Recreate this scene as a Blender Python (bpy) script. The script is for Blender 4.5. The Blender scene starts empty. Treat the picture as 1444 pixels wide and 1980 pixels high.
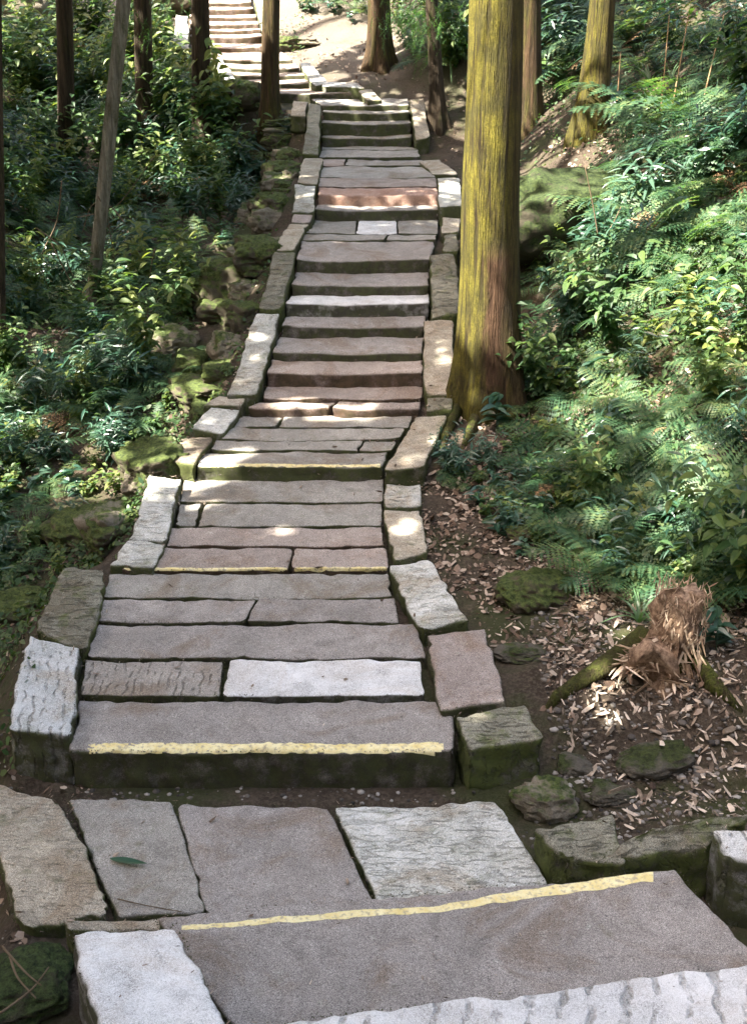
import bpy, bmesh, math, random
import numpy as np
from mathutils import Vector, Matrix, noise
from mathutils.bvhtree import BVHTree
from math import radians, sin, cos, pi, tan, atan2, sqrt

random.seed(7); rng = np.random.default_rng(7)
S = bpy.context.scene
COL = S.collection
V = Vector

# ------------------------------------------------------------------ camera, sky, sun, exposure
F, PITCH, H = 2200.0, radians(23.0), 3.8
cam_d = bpy.data.cameras.new('camera'); cam = bpy.data.objects.new('camera', cam_d); COL.objects.link(cam)
cam.location = (0, 0, H); cam.rotation_euler = (radians(90) - PITCH, 0, 0)
cam_d.sensor_fit = 'VERTICAL'; cam_d.sensor_height = 36; cam_d.lens = 36 * F / 1980
cam_d.clip_end = 500; cam_d.clip_start = .05
cam_d.dof.use_dof = True; cam_d.dof.focus_distance = 7.5; cam_d.dof.aperture_fstop = 9.0
S.camera = cam
SUN_EL, SUN_AZ = radians(52), radians(-114)        # azimuth measured from +Y towards +X: the sun stands left, a bit behind the camera
SUNV = V((sin(SUN_AZ) * cos(SUN_EL), cos(SUN_AZ) * cos(SUN_EL), sin(SUN_EL)))
sun_d = bpy.data.lights.new('sun', 'SUN'); sun_o = bpy.data.objects.new('sun', sun_d); COL.objects.link(sun_o)
sun_d.energy = 4.0; sun_d.angle = radians(0.5); sun_d.color = (1.0, .93, .82)
sun_o.rotation_euler = SUNV.to_track_quat('Z', 'Y').to_euler()
W = bpy.data.worlds.new('World'); S.world = W; W.use_nodes = True
wn = W.node_tree.nodes; wl = W.node_tree.links
sky = wn.new('ShaderNodeTexSky'); sky.sky_type = 'NISHITA'; sky.sun_disc = False
sky.sun_elevation = SUN_EL; sky.sun_rotation = SUN_AZ; sky.dust_density = 2.5; sky.air_density = 1.0; sky.ozone_density = .6
tint = wn.new('ShaderNodeMix'); tint.data_type = 'RGBA'; tint.blend_type = 'MULTIPLY'; tint.inputs[0].default_value = 1.0   # light filtered by the forest: less blue
wl.new(sky.outputs[0], tint.inputs[6]); tint.inputs[7].default_value = (1.17, 1.0, .86, 1)
wl.new(tint.outputs[2], wn['Background'].inputs[0]); wn['Background'].inputs[1].default_value = .15
S.view_settings.view_transform = 'Standard'; S.view_settings.look = 'None'; S.view_settings.exposure = 3.15
S.view_settings.gamma = 1.0
S.cycles.max_bounces = 6; S.cycles.diffuse_bounces = 3; S.cycles.transparent_max_bounces = 4

# ------------------------------------------------------------------ camera maths (photo pixels 1444 x 1980)
cP, sP = cos(PITCH), sin(PITCH)
def ray(x, y):
    a, b = (x - 722) / F, (y - 990) / F
    return V((a, cP - b * sP, -sP - b * cP))
def at_z(x, y, z):
    d = ray(x, y); t = (z - H) / d.z
    return V((0, 0, H)) + d * t
def proj(p):
    q = V(p) - V((0, 0, H)); dep = q.y * cP - q.z * sP; up = q.y * sP + q.z * cP
    return 722 + F * q.x / dep, 990 - F * up / dep, dep
def kk(y):
    d = ray(722, y); return -d.z / d.y

# ------------------------------------------------------------------ profile of the stairs, bottom to top: (pixel row of riser foot, of its top edge)
RIS = [(1510, 1450), (1353, 1345), (1276, 1272), (1206, 1202), (1158, 1156), (1108, 1099), (1058, 1055), (1019, 1016), (973, 970),
       (930, 900), (873, 870), (852, 849), (828, 825), (806, 786), (775, 770), (748, 718), (697, 680), (652, 629), (611, 584),
       (570, 549), (527, 500), (465, 463), (453, 451), (427, 403), (396, 375), (362, 360), (345, 343), (322, 319), (308, 303),
       (290, 288), (283, 265), (261, 236), (232, 216), (213, 202), (190, 178), (169, 160), (153, 144), (139, 130), (122, 114.5),
       (99, 89), (83.5, 70), (65, 56), (54, 45), (40, 31), (27, 16), (12.6, 3)]
PR = []                                             # (Y front, z foot, z top, slope of tread above)
z = 0.0; Yp = 0.0; sl = 0.0
for i, (yb, yt) in enumerate(RIS):
    Y = (H - z + sl * Yp) / (kk(yb) + sl)
    zb = z + sl * (Y - Yp)
    zt = H - Y * kk(yt)
    sl = .04 if i < 33 else (.10 if i < 38 else .13)
    PR.append((Y, zb, zt, sl)); z, Yp = zt, Y
for j in range(5):                                  # the flight runs on above the picture
    Y, zb = Yp + .36, z + .03
    zt = zb + .13; PR.append((Y, zb, zt, .05)); z, Yp = zt, Y
YF = np.array([p[0] for p in PR]); ZB = np.array([p[1] for p in PR]); ZT = np.array([p[2] for p in PR])
def tread_pt(i, x, y):                              # pixel -> point on tread i
    Y0, _, z0, s = PR[i]; d = ray(x, y); k = -d.z / d.y
    Y = (H - z0 + s * Y0) / (k + s)
    return V((d.x / d.y * Y, Y, z0 + s * (Y - Y0)))
def nose(Y):
    return float(np.interp(Y, YF, ZT)) if Y < YF[-1] else ZT[-1] + .35 * (Y - YF[-1])
def on_path(x, y, off=0.0):                         # pixel -> point on the line of nosings
    d = ray(x, y); t = 2.0; prev = t
    while t < 80:
        p = d * t
        if H + p.z < nose(p.y) + off: break
        prev = t; t += .08
    lo, hi = prev, t
    for _ in range(20):
        m = (lo + hi) / 2; p = d * m
        if H + p.z < nose(p.y) + off: hi = m
        else: lo = m
    return V((0, 0, H)) + d * hi

# rows of stones: index of riser -> [(near left x, near right x, far left x, far right x, style, label or None)]
ROWS = {
 0: [(135, 885, 157, 868, 'pink', 'wide grey-pink step with a thick yellow edge line above the gravel strip')],
 1: [(157, 424, 166, 432, 'chis', 'short grey stone with rows of chisel pits left of the broad white slab'),
     (428, 820, 446, 815, 'white', 'broad bright white slab laid in the landing behind the thick yellow edge line')],
 2: [(165, 825, 190, 800, 'pink', 'full-width smooth grey slab right behind the broad white slab')],
 3: [(190, 473, 199, 496, 'pink', 'left half slab with a slanted end, two rows behind the broad white slab'),
     (477, 770, 500, 760, 'pink', 'right half slab with a slanted end, two rows behind the broad white slab')],
 4: [(200, 758, 210, 750, 'grey', 'full-width grey slab touching the foot of the thin pale yellow line')],
 5: [(236, 558, 322, 566, 'rose', 'rosy left slab whose front edge carries the thin pale yellow line'),
     (562, 752, 570, 745, 'rose', 'rosy short right slab whose front edge carries the thin pale yellow line')],
 6: [(322, 743, 330, 738, 'rose', 'rosy full-width slab with a streak of sun, one row behind the thin yellow line')],
 7: [(340, 378, 346, 390, 'grey', 'tiny corner stone at the left kerb beside a long grey slab'),
     (384, 738, 396, 738, 'grey', 'long grey slab right of the tiny corner stone')],
 8: [(350, 741, 356, 740, 'grey', 'grey slab with worn chisel pits at the foot of the mossy yellow-edged step')],
 9: [(380, 742, 398, 748, 'grey', 'step stone with worn yellow edge line and mossy green riser halfway down the path')],
 10: [(406, 690, 420, 700, 'grey', 'long slab directly behind the mossy yellow-edged step'),
      (695, 756, 704, 766, 'grey', 'small end slab at the right kerb behind the mossy yellow-edged step')],
 11: [(424, 772, 444, 782, 'grey', 'second full slab behind the mossy yellow-edged step')],
 12: [(446, 534, 466, 548, 'grey', 'left short slab in front of the low split rosy step'),
      (538, 790, 552, 798, 'grey', 'right long slab in front of the low split rosy step')],
 13: [(478, 637, 500, 652, 'rose', 'left sunlit block of the low split rosy step'),
      (642, 812, 656, 812, 'rose', 'right sunlit block of the low split rosy step')],
 14: [(508, 816, 514, 817, 'rose', 'thin sunlit slab behind the low split rosy step')],
 15: [(513, 817, 524, 818, 'rose', 'lowest of the steep steps in the middle flight, with a brown rough riser')],
 16: [(524, 817, 536, 820, 'pink', 'steep step just above the lowest one in the middle flight, its left riser broken')],
 17: [(543, 820, 549, 826, 'pink', 'grey step directly below the white-edged step of the middle flight')],
 18: [(551, 830, 560, 830, 'white', 'bright white stone step in the middle flight')],
 19: [(565, 828, 570, 830, 'pink', 'step directly above the white step of the middle flight')],
 20: [(573, 833, 582, 838, 'pink', 'topmost step of the middle flight, below the landing with the small white slab')],
 21: [(580, 742, 588, 748, 'grey', 'left slab of the front row on the landing with the small white slab'),
      (746, 842, 752, 844, 'grey', 'right slab of the front row on the landing with the small white slab')],
 22: [(590, 686, 600, 690, 'grey', 'slab left of the small white slab on the upper landing'),
      (689, 767, 693, 766, 'white', 'small square white slab in the upper landing'),
      (770, 846, 770, 847, 'grey', 'slab right of the small white slab on the upper landing')],
 23: [(609, 848, 612, 848, 'pink', 'step with curved front edge behind the small white slab, lower of two')],
 24: [(613, 846, 615, 844, 'rough', 'step with a rough sunlit pink riser level with the sunny white kerb block')],
 25: [(615, 844, 618, 843, 'rose', 'narrow slab just behind the rough sunlit pink step')],
 26: [(617, 842, 622, 838, 'grey', 'wide dark grey slab two rows behind the rough sunlit pink step')],
 27: [(622, 665, 624, 668, 'rose', 'short left stone of the thin row on the long upper slope'),
      (668, 824, 672, 816, 'grey', 'long right stone of the thin row on the long upper slope')],
 28: [(618, 812, 622, 808, 'grey', 'slab with a shallow lip below the four dark upper steps')],
 29: [(621, 808, 622, 800, 'grey', 'slab at the foot of the four dark upper steps')],
 30: [(622, 797, 623, 796, 'grey', 'lowest of the four dark steps between two pale kerbs')],
 31: [(623, 796, 624, 794, 'grey', 'second from the bottom of the four dark steps between two pale kerbs')],
 32: [(624, 793, 624, 792, 'grey', 'third from the bottom of the four dark steps between two pale kerbs')],
 33: [(622, 790, 600, 789, 'grey', 'topmost of the four dark steps between two pale kerbs, with a deep tread')],
 34: [(500, 694, 480, 690, 'buff', 'wide step turning left where the path bends behind the slim trunk')],
 35: [(458, 605, 452, 598, 'buff', 'lowest of the four sunlit steps left of the bend')],
 36: [(448, 591, 442, 585, 'buff', 'second from the bottom of the four sunlit steps left of the bend')],
 37: [(437, 579, 432, 572, 'buff', 'third from the bottom of the four sunlit steps left of the bend')],
 38: [(427, 566, 402, 545, 'buff', 'topmost of the four sunlit steps left of the bend, with a bright deep tread')],
 39: [(368, 509, 368, 508, 'rose', 'lowest step of the far sunny flight, just above the bright deep tread')],
 40: [(368, 507, 368, 506, 'rose', 'second step from the bottom of the far sunny flight')],
 41: [(368, 505, 368, 503, 'rose', 'third step from the bottom of the far sunny flight')],
 42: [(367, 501, 367, 500, 'rose', 'fourth step from the bottom of the far sunny flight')],
 43: [(366, 497, 366, 494, 'rose', 'fifth step from the bottom of the far sunny flight')],
 44: [(365, 491, 365, 488, 'rose', 'sixth step from the bottom of the far sunny flight')],
 45: [(364, 486, 364, 484, 'rose', 'step at the upper margin of the picture in the far sunny flight')],
}
# path edges in world coordinates, for the ground
EL, ER = [], []
for i in range(len(RIS)):
    r = ROWS[i]; yb = RIS[i][1]
    a, b = tread_pt(i, r[0][0], yb), tread_pt(i, r[-1][1], yb)
    EL.append(a.x); ER.append(b.x)
for j in range(5): EL.append(EL[-1] - .04); ER.append(ER[-1] - .04)
EL = np.array(EL); ER = np.array(ER)

def sstep(a, b, x):
    t = min(1, max(0, (x - a) / (b - a))); return t * t * (3 - 2 * t)
def base(Y):
    if Y < 2.7: return -.03 + (2.7 - Y) * .72
    if Y < YF[0] + .1: return -.03
    if Y > YF[-1]: return ZB[-1] - .05 + .42 * (Y - YF[-1])
    a = float(np.interp(Y, YF, ZB)) - .035
    b = sstep(YF[0] + .02, YF[0] + .3, Y)
    return -.03 * (1 - b) + a * b
def nz(x, y, s, seed=0.0):
    return noise.noise(V((x * s, y * s, seed)))
def ground(X, Y):
    b = base(Y)
    ex = .30 if Y > YF[0] else .1
    l, r = float(np.interp(Y, YF, EL)) - ex, float(np.interp(Y, YF, ER)) + ex
    if Y < YF[0] - .1:
        l, r = -1.6, 1.2
        if Y < 4.6: r = 1.9
    if X > r:
        q = X - r
        a = float(np.interp(Y, [4, 6, 8, 10, 14, 20, 24], [2.2, 1.7, .9, .4, .5, 1.2, 2.5]))
        h = .12 * min(q, a) + .62 * max(0, q - a) * sstep(0, .6, q - a) - .28 * max(0, q - a - 6)
        h += .02 * nz(X, Y, 3.0, 2) + (.10 * nz(X, Y, .9, 5) + .05 * nz(X, Y, 2.3, 9)) * sstep(.2, 1.2, q)
    elif X < l:
        q = l - X
        drop = .42 * sstep(0, .55, q) + .22 * min(q, 2.2)
        far = sstep(19, 24, Y)
        h = -drop * (1 - .7 * far) + .5 * max(0, q - 3.0)
        h += .02 * nz(X, Y, 3.0, 2) + (.12 * nz(X, Y, .9, 5) + .06 * nz(X, Y, 2.3, 9)) * sstep(.2, 1.2, q)
    else:
        h = -.04 * sstep(0, .15, min(X - l, r - X)) + .008 * nz(X, Y, 5, 1)
        if YF[0] - .14 < Y < YF[0]: h += .03
        elif Y < YF[0] - .14 and Y > 2.7: h -= .015
    if Y > 30: h += .25 * (Y - 30)
    return b + h
def on_ground(x, y):
    d = ray(x, y); t = 3.0
    while t < 90:
        p = d * t
        if H + p.z < ground(p.x, p.y): break
        t += .06
    lo, hi = t - .06, t
    for _ in range(12):
        m = (lo + hi) / 2; p = d * m
        if H + p.z < ground(p.x, p.y): hi = m
        else: lo = m
    p = d * hi; return V((p.x, p.y, H + p.z))

# ------------------------------------------------------------------ linking and tagging
def tag(o, label=None, cat=None, group=None, kind=None):
    if label: o['label'] = label
    if cat: o['category'] = cat
    if group: o['group'] = group
    if kind: o['kind'] = kind
    return o
def link(name, me, m, parent=None, loc=None, smooth=True):
    o = bpy.data.objects.new(name, me); COL.objects.link(o)
    if m is not None and not me.materials: me.materials.append(m)
    if smooth: me.polygons.foreach_set('use_smooth', [True] * len(me.polygons))
    if parent: o.parent = parent
    if loc is not None: o.location = loc
    return o
def mesh(name, vs, fs):
    me = bpy.data.meshes.new(name); me.from_pydata([tuple(v) for v in vs], [], fs); me.update(); return me
def qmesh(name, vs, nper, mat_idx=None):            # vs: (n, nper, 3) separate polygons
    n = vs.shape[0]; me = bpy.data.meshes.new(name)
    me.vertices.add(n * nper); me.vertices.foreach_set('co', vs.reshape(-1).astype(np.float32))
    me.loops.add(n * nper); me.loops.foreach_set('vertex_index', np.arange(n * nper, dtype=np.int32))
    me.polygons.add(n); me.polygons.foreach_set('loop_start', np.arange(0, n * nper, nper, dtype=np.int32))
    me.polygons.foreach_set('loop_total', np.full(n, nper, dtype=np.int32))
    me.update(calc_edges=True); me.validate(); return me
def empty(name, loc, **k):
    o = bpy.data.objects.new(name, None); COL.objects.link(o); o.location = loc; o.empty_display_size = .2; return tag(o, **k)

# ------------------------------------------------------------------ materials
def newmat(name):
    m = bpy.data.materials.new(name); m.use_nodes = True; nt = m.node_tree; nt.nodes.clear()
    out = nt.nodes.new('ShaderNodeOutputMaterial'); b = nt.nodes.new('ShaderNodeBsdfPrincipled')
    nt.links.new(b.outputs[0], out.inputs[0]); return m, nt, b, out
class N:
    def __init__(s, nt): s.nt = nt
    def n(s, t, **k):
        o = s.nt.nodes.new(t)
        for a, v in k.items(): setattr(o, a, v)
        return o
    def l(s, a, b): s.nt.links.new(a, b)
    def noise(s, co, scale, detail=4, rough=.55, dist=0):
        o = s.n('ShaderNodeTexNoise'); o.inputs['Scale'].default_value = scale; o.inputs['Detail'].default_value = detail
        o.inputs['Roughness'].default_value = rough; o.inputs['Distortion'].default_value = dist; s.l(co, o.inputs['Vector']); return o.outputs['Fac']
    def ramp(s, f, stops):
        o = s.n('ShaderNodeValToRGB'); s.l(f, o.inputs[0]); e = o.color_ramp.elements
        while len(e) < len(stops): e.new(.5)
        for i, (p, c) in enumerate(stops):
            e[i].position = p; e[i].color = (*c, 1) if isinstance(c, tuple) else (c, c, c, 1)
        return o.outputs[0]
    def mix(s, f, a, b, mode='MIX'):
        o = s.n('ShaderNodeMix', data_type='RGBA', blend_type=mode)
        for sock, v in ((o.inputs[0], f), (o.inputs[6], a), (o.inputs[7], b)):
            if isinstance(v, (int, float)): sock.default_value = v
            elif isinstance(v, tuple): sock.default_value = (*v, 1)
            else: s.l(v, sock)
        return o.outputs[2]
    def math(s, op, a, b=0.0, clamp=False):
        o = s.n('ShaderNodeMath', operation=op); o.use_clamp = clamp
        for sock, v in ((o.inputs[0], a), (o.inputs[1], b)):
            if isinstance(v, (int, float)): sock.default_value = v
            else: s.l(v, sock)
        return o.outputs[0]
    def mapping(s, co, scale=(1, 1, 1), rot=(0, 0, 0), loc=(0, 0, 0)):
        o = s.n('ShaderNodeMapping'); o.inputs['Scale'].default_value = scale; o.inputs['Rotation'].default_value = rot
        o.inputs['Location'].default_value = loc; s.l(co, o.inputs['Vector']); return o.outputs[0]
    def bump(s, h, strength, dist, normal=None):
        o = s.n('ShaderNodeBump'); o.inputs['Strength'].default_value = strength; o.inputs['Distance'].default_value = dist
        s.l(h, o.inputs['Height'])
        if normal is not None: s.l(normal, o.inputs['Normal'])
        return o.outputs[0]

def stone_mat(name, c1, c2, moss=.3, chis=0.0, rot=0.0, side=.95, rough_amp=1.0, side_cols=((.024, .020, .014), (.040, .046, .016)), gouge=0, grot=0.0, white=False):
    m, nt, b, out = newmat(name); g = N(nt)
    tc = g.n('ShaderNodeTexCoord'); oi = g.n('ShaderNodeObjectInfo'); geo = g.n('ShaderNodeNewGeometry')
    add = g.n('ShaderNodeVectorMath', operation='ADD'); g.l(tc.outputs['Object'], add.inputs[0])
    cmb = g.n('ShaderNodeCombineXYZ'); g.l(g.math('MULTIPLY', oi.outputs['Random'], 37.0), cmb.inputs[0]); g.l(g.math('MULTIPLY', oi.outputs['Random'], 91.0), cmb.inputs[1])
    g.l(cmb.outputs[0], add.inputs[1]); co = add.outputs[0]
    big = g.noise(co, 2.2, 4, .6); mid = g.noise(co, 9, 5, .65); fine = g.noise(co, 95, 4, .85); grit = g.noise(co, 260, 2, .9)
    col = g.mix(g.ramp(big, [(.35, 0.), (.65, 1.)]), c1, c2)
    dk = tuple(x * .62 for x in c1)
    col = g.mix(g.math('MULTIPLY', g.ramp(mid, [(.35, 1.), (.52, 0.)]), .35), col, dk)
    col = g.mix(g.math('MULTIPLY', g.ramp(g.noise(co, 5, 6, .7, .6), [(.56, 0.), (.68, 1.)]), .30), col, tuple(min(.85, x * 1.45) for x in c2))
    # rusty brown stains, damp grey patches and pale lichen blotches with shapes of their own
    st1 = g.ramp(g.noise(co, 1.7, 7, .72, .8), [(.50, 0.), (.62, 1.)])
    col = g.mix(g.math('MULTIPLY', st1,   .35 if white else .75), col, tuple(x * y for x, y in zip(c1, (.78, .66, .55))))
    st2 = g.ramp(g.noise(g.mapping(co, (1, 1, 1), (0, 0, .5), (7, 3, 0)), 3.1, 8, .75, 1.2), [(.53, 0.), (.66, 1.)])
    col = g.mix(g.math('MULTIPLY', st2, .45), col, tuple(x * .55 for x in c1))
    col = g.mix(g.math('MULTIPLY', g.ramp(g.noise(co, 11, 7, .8, .5), [(.60, 0.), (.66, 1.)]), .35), col, (.50, .50, .44))
    # sandstone grain
    col = g.mix(.85, col, g.ramp(fine, [(.30, .28), (.5, .52), (.70, .78)]), 'OVERLAY')
    col = g.mix(1.0, col, g.ramp(grit, [(.35, .12), (.65, .90)]), 'OVERLAY')
    pits = g.ramp(g.noise(co, 34, 3, .6), [(.26, 1.), (.33, 0.)])
    col = g.mix(g.math('MULTIPLY', pits, .6), col, tuple(x * .35 for x in c1))
    # per stone brightness
    col = g.mix(1.0, col, g.ramp(oi.outputs['Random'], [(0., .84), (1., 1.0)]), 'MULTIPLY')
    # damp algae and moss: strong on side faces, plus painted riser shade; patchy on top
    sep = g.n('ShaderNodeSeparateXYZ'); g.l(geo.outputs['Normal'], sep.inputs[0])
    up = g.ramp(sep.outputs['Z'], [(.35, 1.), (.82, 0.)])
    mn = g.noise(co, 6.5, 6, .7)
    algae_shade = g.math('MULTIPLY', g.math('MULTIPLY', up, side), g.ramp(mn, [(.28, .55), (.5, 1.)]))
    algae_shade_col = g.mix(g.ramp(g.noise(co, 14, 4, .6), [(.4, 0.), (.62, 1.)]), side_cols[0], side_cols[1])
    col = g.mix(algae_shade, col, algae_shade_col)
    edge = g.ramp(g.math('ADD', mn, g.math('MULTIPLY', up, .18)), [(.60 - .14 * moss, 0.), (.74 - .14 * moss, 1.)])
    mcol = g.mix(g.noise(co, 60, 2), (.035, .050, .012), (.13, .16, .035))
    col = g.mix(g.math('MULTIPLY', edge, min(1, moss * 1.5)), col, mcol)
    hgt = g.math('ADD', g.math('MULTIPLY', mid, .55), g.math('MULTIPLY', fine, .22))
    hgt = g.math('ADD', hgt, g.math('MULTIPLY', pits, -.35))
    if gouge:
        wv = g.n('ShaderNodeTexWave', wave_type='BANDS', bands_direction='X'); wv.inputs['Scale'].default_value = gouge; wv.inputs['Distortion'].default_value = 4.5; wv.inputs['Detail'].default_value = 3
        wv.inputs['Detail Scale'].default_value = 1.6
        g.l(g.mapping(co, (1, 1, 1), (0, 0, grot)), wv.inputs['Vector'])
        cut2 = g.math('MULTIPLY', g.ramp(wv.outputs['Fac'], [(.03, 1.), (.24, 0.)]), g.ramp(g.noise(g.mapping(co, (11, 9, 8), (0, 0, grot)), 1.0, 4, .7), [(.47, 0.), (.62, 1.)]))
        hgt = g.math('ADD', hgt, g.math('MULTIPLY', cut2, -1.3)); col = g.mix(g.math('MULTIPLY', g.math('MULTIPLY', cut2, g.noise(co, 9, 3)), .85), col, (.09, .085, .07))
    if chis > 0:
        sc = (9, 30, 10)
        cn = g.noise(g.mapping(co, sc, (0, 0, rot)), 1.0, 4, .7, 1.3)
        cut = g.ramp(cn, [(.36, 0.), (.47, 1.)])
        hgt = g.math('ADD', hgt, g.math('MULTIPLY', cut, chis))
        col = g.mix(g.math('MULTIPLY', g.ramp(cn, [(.34, 1.), (.43, 0.)]), .55 * min(1, chis)), col, (.045, .045, .035))
    g.l(col, b.inputs['Base Color']); b.inputs['Roughness'].default_value = .82; b.inputs['Specular IOR Level'].default_value = .35
    g.l(g.bump(hgt, .9 * rough_amp, .018), b.inputs['Normal'])
    return m
MS = {
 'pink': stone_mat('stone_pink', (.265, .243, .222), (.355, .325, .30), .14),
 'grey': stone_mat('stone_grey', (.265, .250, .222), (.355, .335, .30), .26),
 'rose': stone_mat('stone_rose', (.31, .262, .230), (.41, .35, .305), .10, side_cols=((.035, .018, .012), (.075, .040, .028))),
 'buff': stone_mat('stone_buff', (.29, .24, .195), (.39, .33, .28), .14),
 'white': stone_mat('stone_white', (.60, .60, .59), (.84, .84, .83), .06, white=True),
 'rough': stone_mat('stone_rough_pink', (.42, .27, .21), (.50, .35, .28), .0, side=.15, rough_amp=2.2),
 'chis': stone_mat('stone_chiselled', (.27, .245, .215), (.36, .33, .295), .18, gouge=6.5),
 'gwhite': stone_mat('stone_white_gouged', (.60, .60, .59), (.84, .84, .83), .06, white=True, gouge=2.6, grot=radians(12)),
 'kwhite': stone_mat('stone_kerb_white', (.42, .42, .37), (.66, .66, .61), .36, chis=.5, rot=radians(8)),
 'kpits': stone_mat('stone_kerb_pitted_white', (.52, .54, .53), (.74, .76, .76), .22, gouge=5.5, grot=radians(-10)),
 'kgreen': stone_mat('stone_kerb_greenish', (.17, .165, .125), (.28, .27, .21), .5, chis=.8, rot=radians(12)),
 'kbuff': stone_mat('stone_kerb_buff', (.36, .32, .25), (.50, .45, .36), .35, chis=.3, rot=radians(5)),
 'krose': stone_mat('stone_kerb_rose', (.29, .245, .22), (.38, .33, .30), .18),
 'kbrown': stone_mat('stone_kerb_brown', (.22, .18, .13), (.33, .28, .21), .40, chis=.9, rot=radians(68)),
}
def rock_mat(name, c, moss, m1=(.020, .032, .010), m2=(.10, .13, .034)):
    m, nt, b, out = newmat(name); g = N(nt); tc = g.n('ShaderNodeTexCoord'); geo = g.n('ShaderNodeNewGeometry'); co = geo.outputs['Position']
    a = g.noise(co, 7, 6, .7)
    col = g.mix(a, tuple(x * .5 for x in c), tuple(x * 1.3 for x in c))
    sep = g.n('ShaderNodeSeparateXYZ'); g.l(geo.outputs['Normal'], sep.inputs[0])
    f = g.ramp(g.math('ADD', g.noise(co, 5, 6, .7), g.math('MULTIPLY', sep.outputs['Z'], .16)), [(.64 - .22 * moss, 0.), (.76 - .22 * moss, 1.)])
    mc = g.mix(g.ramp(g.noise(co, 30, 6, .8), [(.38, 0.), (.62, 1.)]), m1, m2)
    col = g.mix(f, col, mc); col = g.mix(.6, col, g.ramp(g.noise(co, 160, 2, .8), [(.3, .3), (.7, .75)]), 'OVERLAY')
    g.l(col, b.inputs['Base Color']); b.inputs['Roughness'].default_value = .9; b.inputs['Specular IOR Level'].default_value = .25
    h = g.math('ADD', g.noise(co, 22, 5, .7), g.math('MULTIPLY', g.noise(co, 120, 3, .7), .5))
    g.l(g.bump(h, 1.0, .02), b.inputs['Normal']); return m
M_rock = rock_mat('rock_mossy', (.10, .085, .06), .8)
M_rockm = rock_mat('rock_part_moss', (.11, .10, .08), .35, (.015, .022, .008), (.06, .075, .022))
M_rockd = rock_mat('rock_dark_moss', (.05, .045, .03), .75, (.008, .016, .006), (.060, .085, .026))
M_rock2 = rock_mat('rock_bare', (.24, .21, .16), .45)
def soil_mat():
    m, nt, b, out = newmat('soil'); g = N(nt); geo = g.n('ShaderNodeNewGeometry'); co = geo.outputs['Position']
    a = g.noise(co, 3, 6, .65); c = g.noise(co, 40, 5, .75)
    col = g.mix(g.ramp(a, [(.35, 0.), (.65, 1.)]), (.038, .028, .019), (.080, .062, .044))
    col = g.mix(g.ramp(c, [(.45, 0.), (.62, 1.)]), col, (.11, .088, .066))
    col = g.mix(g.math('MULTIPLY', g.ramp(g.noise(co, 1.1, 5, .7), [(.48, 0.), (.6, 1.)]), .7), col, (.045, .060, .018))
    # dry trodden pale earth on the upper clearing
    sep = g.n('ShaderNodeSeparateXYZ'); g.l(co, sep.inputs[0])
    f = g.math('MULTIPLY', g.ramp(g.math('DIVIDE', sep.outputs['Y'], 40.0), [(.44, 0.), (.52, 1.)]), g.ramp(g.noise(co, 1.4, 5, .7), [(.30, 0.), (.45, 1.)]))
    col = g.mix(f, col, g.mix(c, (.09, .078, .062), (.20, .172, .14)))
    g.l(col, b.inputs['Base Color']); b.inputs['Roughness'].default_value = .95; b.inputs['Specular IOR Level'].default_value = .2
    g.l(g.bump(g.math('ADD', c, g.math('MULTIPLY', g.noise(co, 130, 3, .8), .5)), 1.0, .02), b.inputs['Normal']); return m
M_soil = soil_mat()
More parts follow.
